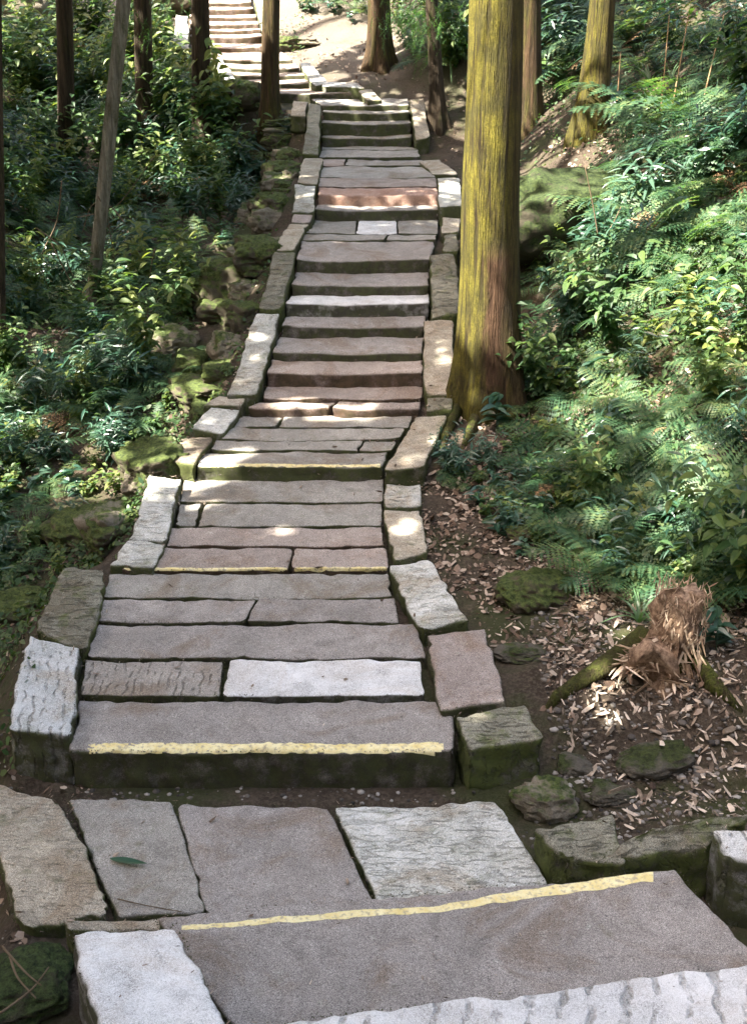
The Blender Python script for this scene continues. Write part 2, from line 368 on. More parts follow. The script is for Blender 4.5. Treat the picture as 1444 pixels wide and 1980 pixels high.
def bark_mat(name, c1, c2, moss, mc1=(.07, .068, .010), mc2=(.20, .172, .028), bare=None, side=None):
    m, nt, b, out = newmat(name); g = N(nt); tc = g.n('ShaderNodeTexCoord'); co = tc.outputs['Object']
    ridg = g.noise(g.mapping(co, (26, 26, 1.6)), 1.0, 5, .65, .4); f2 = g.noise(g.mapping(co, (90, 90, 9)), 1.0, 3, .7)
    col = g.mix(g.ramp(ridg, [(.35, 0.), (.62, 1.)]), c1, c2)
    mm = g.noise(g.mapping(co, (5, 5, 1.3)), 1.0, 6, .7, .4); mt = g.noise(co, 70, 4, .75)
    mask = g.ramp(g.math('ADD', mm, g.math('MULTIPLY', mt, .25)), [(.78 - .42 * moss, 0.), (.92 - .42 * moss, 1.)])
    if side:                                        # moss kept left, darker bark right: the trunk's shaded side painted into the colour
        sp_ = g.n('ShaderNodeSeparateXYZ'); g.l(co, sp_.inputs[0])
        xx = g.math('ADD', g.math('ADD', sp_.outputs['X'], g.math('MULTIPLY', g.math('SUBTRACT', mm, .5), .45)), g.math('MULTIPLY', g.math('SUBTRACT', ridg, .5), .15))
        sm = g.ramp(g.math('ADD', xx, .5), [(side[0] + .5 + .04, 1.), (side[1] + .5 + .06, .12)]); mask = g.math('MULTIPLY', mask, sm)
    if bare:
        z0, z1 = bare; sep = g.n('ShaderNodeSeparateXYZ'); g.l(co, sep.inputs[0])
        w = g.math('MULTIPLY', g.ramp(g.math('DIVIDE', sep.outputs['Z'], 4.0), [(z0 / 4 - .03, 0.), (z0 / 4 + .03, 1.), (z1 / 4 - .03, 1.), (z1 / 4 + .02, 0.)]),
                   g.ramp(g.math('ADD', sep.outputs['X'], g.math('MULTIPLY', mm, .30, False)), [(.02, 0.), (.09, 1.), (.22, 1.), (.30, 0.)]))
        mask = g.math('MULTIPLY', mask, g.math('SUBTRACT', 1.0, w, True))
        col = g.mix(g.math('MULTIPLY', w, .36), col, g.mix(ridg, (.045, .022, .013), (.22, .11, .062)))
    mcol = g.mix(g.ramp(mt, [(.3, 0.), (.7, 1.)]), mc1, mc2)
    mcol = g.mix(g.ramp(ridg, [(.38, .95), (.56, 0.)]), mcol, c1); mcol = g.mix(g.ramp(g.noise(co, 3.0, 5, .7), [(.4, .75), (.6, 0.)]), mcol, (.045, .042, .014))
    col = g.mix(mask, col, mcol); col = g.mix(.55, col, g.ramp(f2, [(.3, .3), (.7, .75)]), 'OVERLAY')
    g.l(col, b.inputs['Base Color']); b.inputs['Roughness'].default_value = .9; b.inputs['Specular IOR Level'].default_value = .2
    g.l(g.bump(g.math('ADD', g.math('MULTIPLY', ridg, 1.0), g.math('MULTIPLY', f2, .4)), 1.0, .05), b.inputs['Normal']); return m
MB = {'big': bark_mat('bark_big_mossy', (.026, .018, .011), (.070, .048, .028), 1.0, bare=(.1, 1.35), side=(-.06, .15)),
      'moss': bark_mat('bark_mossy', (.04, .028, .016), (.12, .08, .04), .95, side=(-.05, .14)),
      'brown': bark_mat('bark_brown', (.028, .020, .012), (.088, .056, .030), .5, (.035, .035, .010), (.12, .105, .024)),
      'dark': bark_mat('bark_dark', (.022, .017, .011), (.07, .052, .034), .30, (.03, .035, .012), (.07, .075, .022)),
      'pale': bark_mat('bark_pale', (.13, .12, .09), (.28, .26, .20), .4, (.07, .08, .04), (.16, .16, .09)),
      'root': bark_mat('bark_root', (.05, .04, .022), (.12, .09, .05), .8, (.05, .065, .015), (.13, .15, .03))}
def leaf_mat(name, cols, trans=.45, rough=.48, spec=.38, co_scale=3.0):
    m, nt, b, out = newmat(name); g = N(nt); geo = g.n('ShaderNodeNewGeometry'); oi = g.n('ShaderNodeObjectInfo')
    r = g.noise(geo.outputs['Position'], co_scale, 3, .6); ri = geo.outputs['Random Per Island']
    v = g.math('ADD', g.math('MULTIPLY', r, .45), g.math('ADD', g.math('MULTIPLY', ri, .35), g.math('MULTIPLY', oi.outputs['Random'], .3)))
    col = g.ramp(v, [(.2 + .6 * i / (len(cols) - 1), c) for i, c in enumerate(cols)])
    b.inputs['Roughness'].default_value = rough; b.inputs['Specular IOR Level'].default_value = spec
    g.l(col, b.inputs['Base Color'])
    t = g.n('ShaderNodeBsdfTranslucent'); g.l(g.mix(1.0, col, (1.25, 1.35, .55), 'MULTIPLY'), t.inputs[0])
    mx = g.n('ShaderNodeMixShader'); mx.inputs[0].default_value = trans; g.l(b.outputs[0], mx.inputs[1]); g.l(t.outputs[0], mx.inputs[2]); g.l(mx.outputs[0], out.inputs[0]); return m
ML = {'fern': leaf_mat('leaf_fern', [(.012, .040, .020), (.034, .092, .042), (.072, .138, .062), (.14, .19, .075)]),
      'blue': leaf_mat('leaf_bluegreen', [(.016, .056, .036), (.038, .100, .062), (.080, .15, .10)], .35, .32, .6),
      'herb': leaf_mat('leaf_herb', [(.018, .052, .018), (.046, .105, .036), (.10, .165, .050), (.19, .22, .065)]),
      'strap': leaf_mat('leaf_strap', [(.05, .12, .05), (.10, .19, .09), (.16, .25, .12)], .4, .3, .6),
      'canopy': leaf_mat('leaf_canopy', [(.020, .055, .015), (.05, .10, .025), (.09, .14, .03)], .25),
      'needle': leaf_mat('leaf_needle', [(.03, .09, .03), (.06, .15, .045), (.11, .20, .06)], .45),
      'cover': leaf_mat('leaf_cover', [(.008, .026, .010), (.022, .060, .022), (.060, .115, .038), (.12, .16, .05)], .35)}
def plain_mat(name, cols, scale=20, rough=.85, island=True, bump=.5):
    m, nt, b, out = newmat(name); g = N(nt); geo = g.n('ShaderNodeNewGeometry')
    v = g.noise(geo.outputs['Position'], scale, 4, .7)
    if island: v = g.math('ADD', g.math('MULTIPLY', v, .5), g.math('MULTIPLY', geo.outputs['Random Per Island'], .55))
    g.l(g.ramp(v, [(.25 + .5 * i / (len(cols) - 1), c) for i, c in enumerate(cols)]), b.inputs['Base Color'])
    b.inputs['Roughness'].default_value = rough; b.inputs['Specular IOR Level'].default_value = .3
    g.l(g.bump(g.noise(geo.outputs['Position'], scale * 5, 3, .7), bump, .01), b.inputs['Normal']); return m
M_litter = plain_mat('litter', [(.05, .032, .022), (.14, .095, .065), (.26, .19, .14), (.44, .36, .28)], 15)
M_chip = plain_mat('wood_chip', [(.06, .045, .032), (.17, .13, .095), (.36, .29, .22), (.66, .56, .45)], 30)
M_splint = plain_mat('splintered_wood', [(.20, .13, .085), (.48, .35, .24), (.74, .60, .45)], 30)
M_pebble = plain_mat('pebbles', [(.03, .028, .025), (.09, .08, .07), (.16, .145, .125), (.34, .32, .29)], 8)
M_twig = plain_mat('twig', [(.05, .035, .02), (.12, .085, .05), (.20, .15, .10)], 20, island=True)
M_stalk = plain_mat('dry_stalk', [(.22, .15, .08), (.38, .26, .14)], 20)
def yellow_mat():
    m, nt, b, out = newmat('yellow_paint'); g = N(nt); geo = g.n('ShaderNodeNewGeometry'); co = geo.outputs['Position']
    col = g.mix(g.ramp(g.noise(co, 12, 5, .7), [(.35, 0.), (.65, 1.)]), (.72, .58, .22), (.86, .78, .46))
    col = g.mix(g.math('MULTIPLY', g.ramp(g.noise(co, 40, 5, .75), [(.52, 0.), (.60, 1.)]), .75), col, (.34, .29, .22))
    col = g.mix(.5, col, g.ramp(g.noise(co, 160, 2, .8), [(.3, .35), (.7, .7)]), 'OVERLAY')
    g.l(col, b.inputs['Base Color']); b.inputs['Roughness'].default_value = .7
    g.l(g.bump(g.noise(co, 150, 3, .7), .5, .004), b.inputs['Normal']); return m
M_yel = yellow_mat()

# ------------------------------------------------------------------ stone blocks
PERIM = []
def block(name, c, th, m, label, cat, group=None, seg=.03, r=.022, wob=.014, wear=.0, tiltn=.006, crn=.04, rough=0.0):
    """c: four top corners NL NR FR FL (world). Rounded, worn block with skirts going down."""
    NL, NR, FR, FL = [V(q) for q in c]
    cen = (NL + NR + FR + FL) / 4
    wu = ((NR - NL).length + (FR - FL).length) / 2; wv = ((FL - NL).length + (FR - NR).length) / 2
    r = min(r, wu * .3, wv * .3)
    def params(L):
        e = [0, .12 * r, .35 * r, .7 * r, r]
        n = max(2, int((L - 2 * r) / seg)); mid = [r + (L - 2 * r) * k / n for k in range(1, n)]
        return e + mid + [L - q for q in reversed(e)]
    us, vs_ = params(wu), params(wv); nu, nv = len(us), len(vs_)
    sd = random.random() * 100; RC = [min(crn * random.choice((.5, .8, 1.0, 1.9)), wu * .3, wv * .3) for _ in range(4)]
    def P(du, dv, zoff=0.0, skirt=0.0):
        a, b_ = min(du, wu - du), min(dv, wv - dv); R = RC[(0 if du < wu / 2 else 1) + (0 if dv < wv / 2 else 2)]
        if a < R and b_ < R:
            qa, qb = R - a, R - b_; ln = sqrt(qa * qa + qb * qb); mx = max(qa, qb)
            if ln > 0: qa, qb = qa * mx / ln, qb * mx / ln
            a2, b2 = R - qa, R - qb
            du = a2 if du < wu / 2 else wu - a2; dv = b2 if dv < wv / 2 else wv - b2
            a, b_ = a2, b2
        u, v = du / wu, dv / wv
        p = NL * (1 - u) * (1 - v) + NR * u * (1 - v) + FR * u * v + FL * (1 - u) * v
        d = min(a, b_)
        w = max(0.0, 1 - d / .12)
        q = V((p.x * 2.6, p.y * 2.6, sd))
        q2 = V((p.x * 9 + 5, p.y * 9, sd + zoff * 9)); q3 = V((p.x * 26, p.y * 26, sd + zoff * 30))
        e = wob * (noise.noise(q) * 1.2 + noise.noise(q2) * .8 + noise.noise(q3) * .35) * w - max(0.0, noise.noise(V((p.x * 12, p.y * 12, sd + 4))) - .25) * .04 * max(0.0, 1 - d / .05)
        dirx = -1 if u < .5 else 1; diry = -1 if v < .5 else 1
        if a <= b_ + R: p.x += dirx * e * (1 if a < .12 else .3)
        if b_ <= a + R: p.y += diry * e * (1 if b_ < .12 else .3)
        zz = 0.0
        if d < r: zz -= r - sqrt(max(0, r * r - (r - d) ** 2))
        zz += tiltn * noise.noise(q * 1.0 + V((9, 9, 0))) * 1.6 + tiltn * .8 * noise.noise(q2) + tiltn * .22 * noise.noise(q3)
        zz -= wear * (sin(pi * u) ** .7) * (1 - .55 * v) 
        if rough: 
            zz += rough * .3 * noise.noise(q3)
        p.z += zz + zoff
        if skirt:
            q4 = V((p.x * 7, p.y * 7, p.z * 7 + sd)); k = (noise.noise(q4) + .5 * noise.noise(q4 * 3)) * (.012 + rough) * skirt - .006 * skirt
            if a <= b_: p.x += dirx * k
            else: p.y += diry * k
        return p - cen
    verts = []; faces = []
    for v in vs_:
        for u in us: verts.append(P(u, v))
    for j in range(nv - 1):
        for i in range(nu - 1):
            a = j * nu + i; faces.append((a, a + 1, a + 1 + nu, a + nu))
    loop = [(i, 0) for i in range(nu)] + [(nu - 1, j) for j in range(1, nv)] + [(i, nv - 1) for i in range(nu - 2, -1, -1)] + [(0, j) for j in range(nv - 2, 0, -1)]
    prev = [j * nu + i for i, j in loop]
    PERIM.append(([V(q) for q in c], name))
    nl = max(3, int(th / max(.03, seg)))
    for k in range(1, nl + 1):
        zo = -(th - r) * k / nl; st = len(verts)
        for (i, j) in loop: verts.append(P(us[i], vs_[j], zo, 1.0))
        cur = list(range(st, st + len(loop)))
        for q in range(len(loop)):
            w = (q + 1) % len(loop); faces.append((prev[q], cur[q], cur[w], prev[w]))
        prev = cur
    faces.append(tuple(reversed(prev)))
    me = mesh(name, verts, faces)
    o = link(name, me, m, loc=cen); tag(o, label, cat, group)
    return o
def paint(slab, p0, p1, t0, t1, into, n=120, mth=8, wa=1.0):
    """painted stripe following the front edge of a slab from p0 to p1; t is the distance over the edge (+ on the top, - down the face)"""
    me = slab.data; bv = BVHTree.FromPolygons([v.co + slab.location for v in me.vertices], [tuple(p.vertices) for p in me.polygons])
    al = (p1 - p0).normalized(); into = V(into).normalized(); perp = (into + V((0, 0, 1))).normalized(); d = (into - V((0, 0, 1))).normalized()
    grid = {}; vs = []; L = (p1 - p0).length
    n = int(L / .012)
    for i in range(n + 1):
        s = i / n; e0 = (nz(s * L, 1, 5, 3) + nz(s * L, 4, 22, 8) * .5) * .018 * wa; e1 = (nz(s * L, 7, 4, 6) + nz(s * L, 4, 25, 1) * .6) * .022 * wa
        for j in range(mth + 1):
            t = (t0 + e0) * (1 - j / mth) + (t1 + e1) * j / mth
            org = p0.lerp(p1, s) + perp * (t * .7071) - d * .3
            h = bv.ray_cast(org, d)
            if h[0] is not None: grid[i, j] = len(vs); vs.append(h[0] + h[1] * .0015 - slab.location)
    fs = []
    for i in range(n):
        for j in range(mth):
            k = [(i, j), (i + 1, j), (i + 1, j + 1), (i, j + 1)]
            if all(q in grid for q in k):
                w = min(j, mth - 1 - j) / mth - .8 * max(0, 1 - min(i, n - i) / 7)
                if noise.noise(V((i * .13, j * .35, p0.y))) * .6 + noise.noise(V((i * .5, j * .9, 3 + p0.y))) * .4 > .33 + w * .6: continue
                fs.append(tuple(grid[q] for q in k))
    o = link('yellow_line', mesh('yellow_line', vs, fs), M_yel, slab); return o

slabs = {}
for i, row in ROWS.items():
    Y0, zb, zt, s = PR[i]; Yn, zbn = PR[i + 1][0], PR[i + 1][1]
    rise = zt - zb; step = rise > .05
    for k, (a, b_, c, d, style, lab) in enumerate(row):
        yt = RIS[i][1]; yn = RIS[i + 1][0] if i + 1 < len(RIS) else -8
        p = [tread_pt(i, a, yt), tread_pt(i, b_, yt), tread_pt(i, d, yn), tread_pt(i, c, yn)]
        nextstep = PR[i + 1][2] - PR[i + 1][1] > .05
        for q in (2, 3): p[q].y += .03 if nextstep else -.004
        for q in (0, 1): p[q].y += .0 if step else .004
        near = Y0 < 9
        nm = 'stone_step' if step else 'paving_slab'
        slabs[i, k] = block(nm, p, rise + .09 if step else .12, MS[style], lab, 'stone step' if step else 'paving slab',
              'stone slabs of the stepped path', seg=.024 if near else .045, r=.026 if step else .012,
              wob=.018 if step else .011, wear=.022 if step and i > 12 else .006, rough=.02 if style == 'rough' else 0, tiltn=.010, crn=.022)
for j in range(5):
    i = 46 + j; Y0, zb, zt, s = PR[i]; x0, x1 = EL[i], ER[i]
    block('stone_step', [V((x0, Y0, zt)), V((x1, Y0, zt)), V((x1, Y0 + .4, zt + .02)), V((x0, Y0 + .4, zt + .02))], .2, MS['rose'],
          'sunny stone steps carrying on above the far flight', 'stone step', 'steps above the picture', seg=.06, wear=.02)
# yellow painted edges
def stripe(i, k, x0, x1, t0, t1, wa=1.0):
    yt = RIS[i][1]; p0, p1 = tread_pt(i, x0, yt), tread_pt(i, x1, yt)
    return paint(slabs[i, k], p0, p1, t0, t1, (0, 1, 0), wa=wa)
stripe(0, 0, 168, 858, -.022, .060, 1.25)
stripe(9, 0, 385, 735, -.010, .035, .7)
stripe(5, 0, 240, 555, -.016, .018, .5); stripe(5, 1, 564, 748, -.016, .018, .5)

def pz(pts, z):
    zs = z if isinstance(z, (list, tuple)) else [z] * 4
    return [at_z(x, y, q) for (x, y), q in zip(pts, zs)]
# foreground landing
def fb(pts, z, th, style, label, cat='paving slab', name='paving_slab', **k):
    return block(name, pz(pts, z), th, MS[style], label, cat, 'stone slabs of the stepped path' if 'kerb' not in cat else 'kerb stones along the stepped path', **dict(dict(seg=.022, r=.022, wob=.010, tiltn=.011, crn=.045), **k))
fb([(35, 1800), (218, 1772), (118, 1542), (-45, 1505)], .01, .2, 'kbuff', 'brown scaly slab at the left margin of the low landing', wob=.03)
fb([(226, 1774), (402, 1768), (332, 1548), (130, 1540)], 0, .2, 'grey', 'grey landing slab with a fallen green leaf and a paler triangle')
fb([(402, 1772), (732, 1770), (638, 1560), (340, 1552)], 0, .2, 'pink', 'large smooth pinkish landing slab between the leaf slab and the whitish slab')
fb([(736, 1770), (1066, 1716), (962, 1550), (646, 1558)], 0, .2, 'kwhite', 'whitish chiselled landing slab at the right of the low landing', wob=.016, crn=.09)
sb = fb([(468, 2006), (1500, 1885), (1305, 1681), (298, 1773)], .15, .24, 'pink', 'very wide grey step with the nearest slanting yellow line, in the foreground', 'stone step', 'stone_step', crn=.05)
fb([(130, 1800), (322, 1797), (322, 1772), (120, 1778)], .10, .2, 'kbuff', 'narrow buff stone squeezed behind the white block at lower left', seg=.02)
fb([(205, 2060), (470, 2040), (340, 1790), (138, 1802)], .30, .4, 'kpits2' if 'kpits2' in MS else 'white', 'chunky whitish kerb block at the lower left beside the nearest yellow line', 'kerb stone', 'kerb_stone', wob=.03, r=.035, crn=.07)
fb([(480, 2120), (1500, 2010), (1475, 1858), (490, 1982)], .24, .3, 'gwhite', 'large bright white slab with chisel marks at the bottom right corner', 'stone step', 'stone_step', wob=.02)
# nearest yellow line: runs over the back edge of the wide step, so lay it on the top
def top_paint(slab, pts, wpx):
    me = slab.data; bv = BVHTree.FromPolygons([v.co + slab.location for v in me.vertices], [tuple(p.vertices) for p in me.polygons])
    vs, fs, mth = [], [], 8; n = 150; grid = {}
    for i in range(n + 1):
        s = i / n; x = pts[0][0] + (pts[-1][0] - pts[0][0]) * s
        y = float(np.interp(x, [p[0] for p in pts], [p[1] for p in pts])); w = float(np.interp(x, [p[0] for p in pts], wpx))
        a = at_z(x, y + w / 2, .15); b_ = at_z(x, y - w / 2, .15)
        for j in range(mth + 1):
            e = .008 * nz(s, j // 4, 22, 4) + .005 * nz(s, j // 4, 70, 4)
            q = a.lerp(b_, j / mth) + V((0, e, .3)); h = bv.ray_cast(q, V((0, 0, -1)))
            if h[0]: grid[i, j] = len(vs); vs.append(h[0] + V((0, 0, .0015)) - slab.location)
    for i in range(n):
        for j in range(mth):
            k = [(i, j), (i + 1, j), (i + 1, j + 1), (i, j + 1)]
            if all(q in grid for q in k):
                fs.append(tuple(grid[q] for q in k))
    link('yellow_line', mesh('yellow_line', vs, fs), M_yel, slab)
top_paint(sb, [(352, 1797), (520, 1783), (690, 1768), (850, 1755), (930, 1742), (1040, 1724), (1150, 1711), (1262, 1697)], [8, 11, 13, 13, 15, 18, 21, 20])

# kerb stones: top corners NL NR FR FL in photo pixels, laid on the line of nosings
KERBS = [
 ('R', [(905, 1452), (1053, 1430), (1013, 1363), (878, 1386)], 'kgreen', 'mossy-fronted corner kerb block at the right end of the thick yellow edge line', .05, .34),
 ('R', [(852, 1372), (980, 1355), (936, 1216), (824, 1226)], 'krose', 'rosy smooth right kerb stone next to the broad white slab', .04, .3),
 ('R', [(812, 1222), (908, 1198), (828, 1080), (752, 1093)], 'kwhite', 'pale wood-grained kerb stone slanting right, beyond the rosy kerb stone', .05, .3),
 ('R', [(762, 1084), (825, 1070), (815, 984), (740, 986)], 'kbuff', 'sunlit buff kerb stone on the right beside the rosy slabs', .04, .3),
 ('R', [(741, 981), (816, 979), (816, 932), (745, 932)], 'kwhite', 'short pale lined kerb stone at the right foot of the mossy yellow-edged step', .04, .3),
 ('R', [(741, 908), (820, 902), (862, 803), (802, 806)], 'kbuff', 'long mossy-topped kerb stone slanting beside the big trunk roots', .04, .3),
 ('R', [(820, 795), (877, 795), (878, 768), (822, 768)], 'kgreen', 'small grey kerb stone touching the foot of the big mossy trunk', .04, .3),
 ('R', [(819, 763), (878, 763), (876, 617), (820, 621)], 'kbuff', 'long right kerb stone with a sunlit middle beside the big trunk', .04, .3),
 ('R', [(834, 613), (890, 604), (882, 488), (832, 492)], 'kgreen', 'greenish scored kerb stone right of the white step', .05, .3),
 ('R', [(855, 487), (886, 486), (886, 452), (857, 455)], 'kgreen', 'small kerb stone right of the landing with the small white slab, nearer one', .04, .3),
 ('R', [(854, 449), (886, 447), (890, 421), (853, 421)], 'kbuff', 'small kerb stone right of the landing with the small white slab, farther one', .04, .3),
 ('R', [(848, 398), (892, 396), (889, 343), (846, 343)], 'kwhite', 'sunlit white kerb block half hidden by the big trunk', .07, .3),
 ('R', [(836, 336), (888, 338), (850, 309), (810, 312)], 'kbuff', 'flat skewed kerb stone right of the long upper slope', .02, .2),
 ('R', [(803, 271), (833, 266), (820, 190), (791, 192)], 'kbuff', 'long pale right kerb stone of the four dark steps', .08, .25),
 ('R', [(712, 195), (742, 192), (718, 172), (692, 175)], 'kbuff', 'small kerb stone at the bend right of the wide turning step', .04, .25),
 ('R', [(624, 165), (706, 172), (692, 160), (626, 156)], 'kwhite', 'thin pale kerb slab lying crosswise behind the wide turning step', .06, .25),
 ('R', [(607, 165), (636, 161), (600, 120), (578, 122)], 'kwhite', 'long sunlit right kerb stone of the four sunlit steps left of the bend', .05, .25),
 ('R', [(513, 96), (532, 94), (520, 45), (503, 46)], 'kwhite', 'lower right kerb stone of the far sunny flight', .05, .25),
 ('R', [(503, 43), (519, 42), (510, -6), (490, -5)], 'kwhite', 'upper right kerb stone of the far sunny flight', .05, .25),
 ('L', [(12, 1412), (137, 1421), (153, 1252), (58, 1226)], 'kpits', 'white pitted kerb block at the left end of the thick yellow edge line', .06, .36),
 ('L', [(66, 1222), (168, 1262), (205, 1107), (120, 1092)], 'kgreen', 'greenish grained left kerb stone behind the white pitted block', .05, .32),
 ('L', [(205, 1092), (296, 1096), (322, 1051), (250, 1046)], 'kwhite', 'pale wedge kerb stone at the left end of the thin yellow line', .03, .28),
 ('L', [(252, 1040), (322, 1046), (350, 925), (286, 915)], 'kwhite', 'weathered pale left kerb stone beside the tiny corner stone', .05, .3),
 ('L', [(316, 886), (376, 900), (413, 844), (350, 845)], 'kbrown', 'brown deeply grooved left kerb stone beside the mossy yellow-edged step', .03, .3),
 ('L', [(368, 829), (430, 839), (466, 791), (404, 786)], 'kwhite', 'flat whitish kerb stone slanting left of the low split rosy step', .04, .28),
 ('L', [(392, 783), (468, 784), (478, 766), (424, 765)], 'kbuff', 'small mossy kerb stone at the foot of the longest white kerb', .03, .28),
 ('L', [(440, 764), (497, 765), (541, 606), (494, 604)], 'kwhite', 'longest whitish left kerb stone, beside the lower steps of the middle flight', .06, .3),
 ('L', [(500, 600), (545, 598), (573, 489), (528, 488)], 'kgreen', 'long greenish left kerb stone beside the upper steps of the middle flight', .06, .3),
 ('L', [(525, 482), (567, 482), (598, 434), (560, 432)], 'kbuff', 'slanting mossy kerb stone left of the landing with the small white slab', .05, .28),
 ('L', [(564, 429), (601, 430), (608, 414), (566, 412)], 'krose', 'tiny pinkish kerb stone left of the step with curved front edge', .05, .25),
 ('L', [(566, 409), (608, 411), (611, 360), (570, 356)], 'kwhite', 'pale left kerb stone beside the rough sunlit pink step', .06, .28),
 ('L', [(572, 352), (613, 357), (625, 306), (588, 303)], 'kbuff', 'cracked pale left kerb stone beside the long upper slope', .05, .25),
 ('L', [(585, 298), (616, 298), (622, 202), (597, 200)], 'kgreen', 'long left kerb stone of the four dark steps', .08, .3),
 ('L', [(560, 222), (592, 226), (596, 196), (566, 193)], 'kbuff', 'block turned outward at the top left of the four dark steps', .05, .25),
 ('L', [(444, 168), (468, 168), (430, 112), (405, 112)], 'kwhite', 'sunlit left kerb stone of the four sunlit steps', .05, .25),
 ('L', [(333, 92), (368, 95), (362, 30), (340, 28)], 'kwhite', 'white kerb stone left of the far sunny flight between two dark trunks', .08, .3),
]
for side, pts, style, lab, off, th in KERBS:
    p = [on_path(x, y, off) for x, y in pts]
    near = p[0].y < 9
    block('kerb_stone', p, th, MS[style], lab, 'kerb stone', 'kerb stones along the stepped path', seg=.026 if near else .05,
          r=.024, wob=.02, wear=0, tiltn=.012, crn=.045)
# foreground right kerbs
fb([(1085, 1668), (1215, 1668), (1185, 1572), (1030, 1602)], [.12, .18, .20, .16], .3, 'kgreen', 'scored grey-green kerb block behind the right end of the nearest yellow line', 'kerb stone', 'kerb_stone', wob=.03, r=.03)
fb([(1150, 1672), (1375, 1640), (1470, 1560), (1240, 1590)], [.15, .22, .34, .28], .36, 'kgreen', 'long tilted kerb slab with mossy face at the right margin', 'kerb stone', 'kerb_stone', wob=.03, r=.035, crn=.08)
fb([(1400, 1660), (1560, 1680), (1530, 1600), (1366, 1598)], [.30, .34, .36, .32], .42, 'kpits', 'whitish kerb block cut by the right margin, in front of the tilted slab', 'kerb stone', 'kerb_stone', wob=.012, r=.04, crn=.08)

# ------------------------------------------------------------------ ground sheet
def axis(parts):
    out = []
    for a, b_, s in parts: out += list(np.arange(a, b_, s))
    return out
xs = axis([(-60, -14, 2.0), (-14, -6, .4), (-6, -3, .15), (-3, 4, .06), (4, 7, .15), (7, 14, .4), (14, 61, 2.0)])
ys = axis([(-30, 0, 1.0), (0, 3, .2), (3, 12, .06), (12, 24, .10), (24, 36, .25), (36, 100, 2.0)])
gv = []
for y in ys:
    for x in xs:
        X = x; g_ = ground(X, y)
        on_p = (np.interp(y, YF, EL) - .3 < x < np.interp(y, YF, ER) + .3) if y > YF[0] else -1.35 < x < 1.9
        if 3 < y < 20 and -4 < x < 6 and not on_p: g_ += .012 * nz(x, y, 11, 4) + .006 * nz(x, y, 25, 4)
        gv.append((x, y, g_))
nx = len(xs); gf = [(j * nx + i, j * nx + i + 1, (j + 1) * nx + i + 1, (j + 1) * nx + i) for j in range(len(ys) - 1) for i in range(nx - 1)]
link('ground', mesh('ground', gv, gf), M_soil)['kind'] = 'structure'

# ------------------------------------------------------------------ rocks
def rock(px, py, w, h, dep, m, label, rz=0.0, sink=.35, sub=5, squash=1.0, blocky=0.0):
    c = on_ground(px, py); bm = bmesh.new(); bmesh.ops.create_icosphere(bm, subdivisions=sub, radius=.5); sd = random.random() * 50
    for v in bm.verts:
        p = v.co.copy()
        if blocky:
            mxx = max(abs(p.x), abs(p.y), abs(p.z)); p = p.lerp(p * (.5 / mxx), blocky)
        n_ = noise.noise(p * 2.3 + V((sd, 0, 0))) * .30 - abs(noise.noise(p * 5 + V((sd, 3, 0)))) * .22 + noise.noise(p * 11 + V((sd, 3, 7))) * .07 + noise.noise(p * 26 + V((sd, 5, 7))) * .035
        p *= 1 + n_
        v.co = V((p.x * w, p.y * dep, p.z * h))
    me = bpy.data.meshes.new('rock'); bm.to_mesh(me); bm.free()
    o = link('rock', me, m, loc=c + V((0, 0, h * (.5 - sink)))); o.rotation_euler = (random.uniform(-.1, .1), random.uniform(-.1, .1), rz)
    return tag(o, label, 'rock', 'bank stones packed below the left kerb' if 'bank stone' in label else 'rocks beside the stepped path')
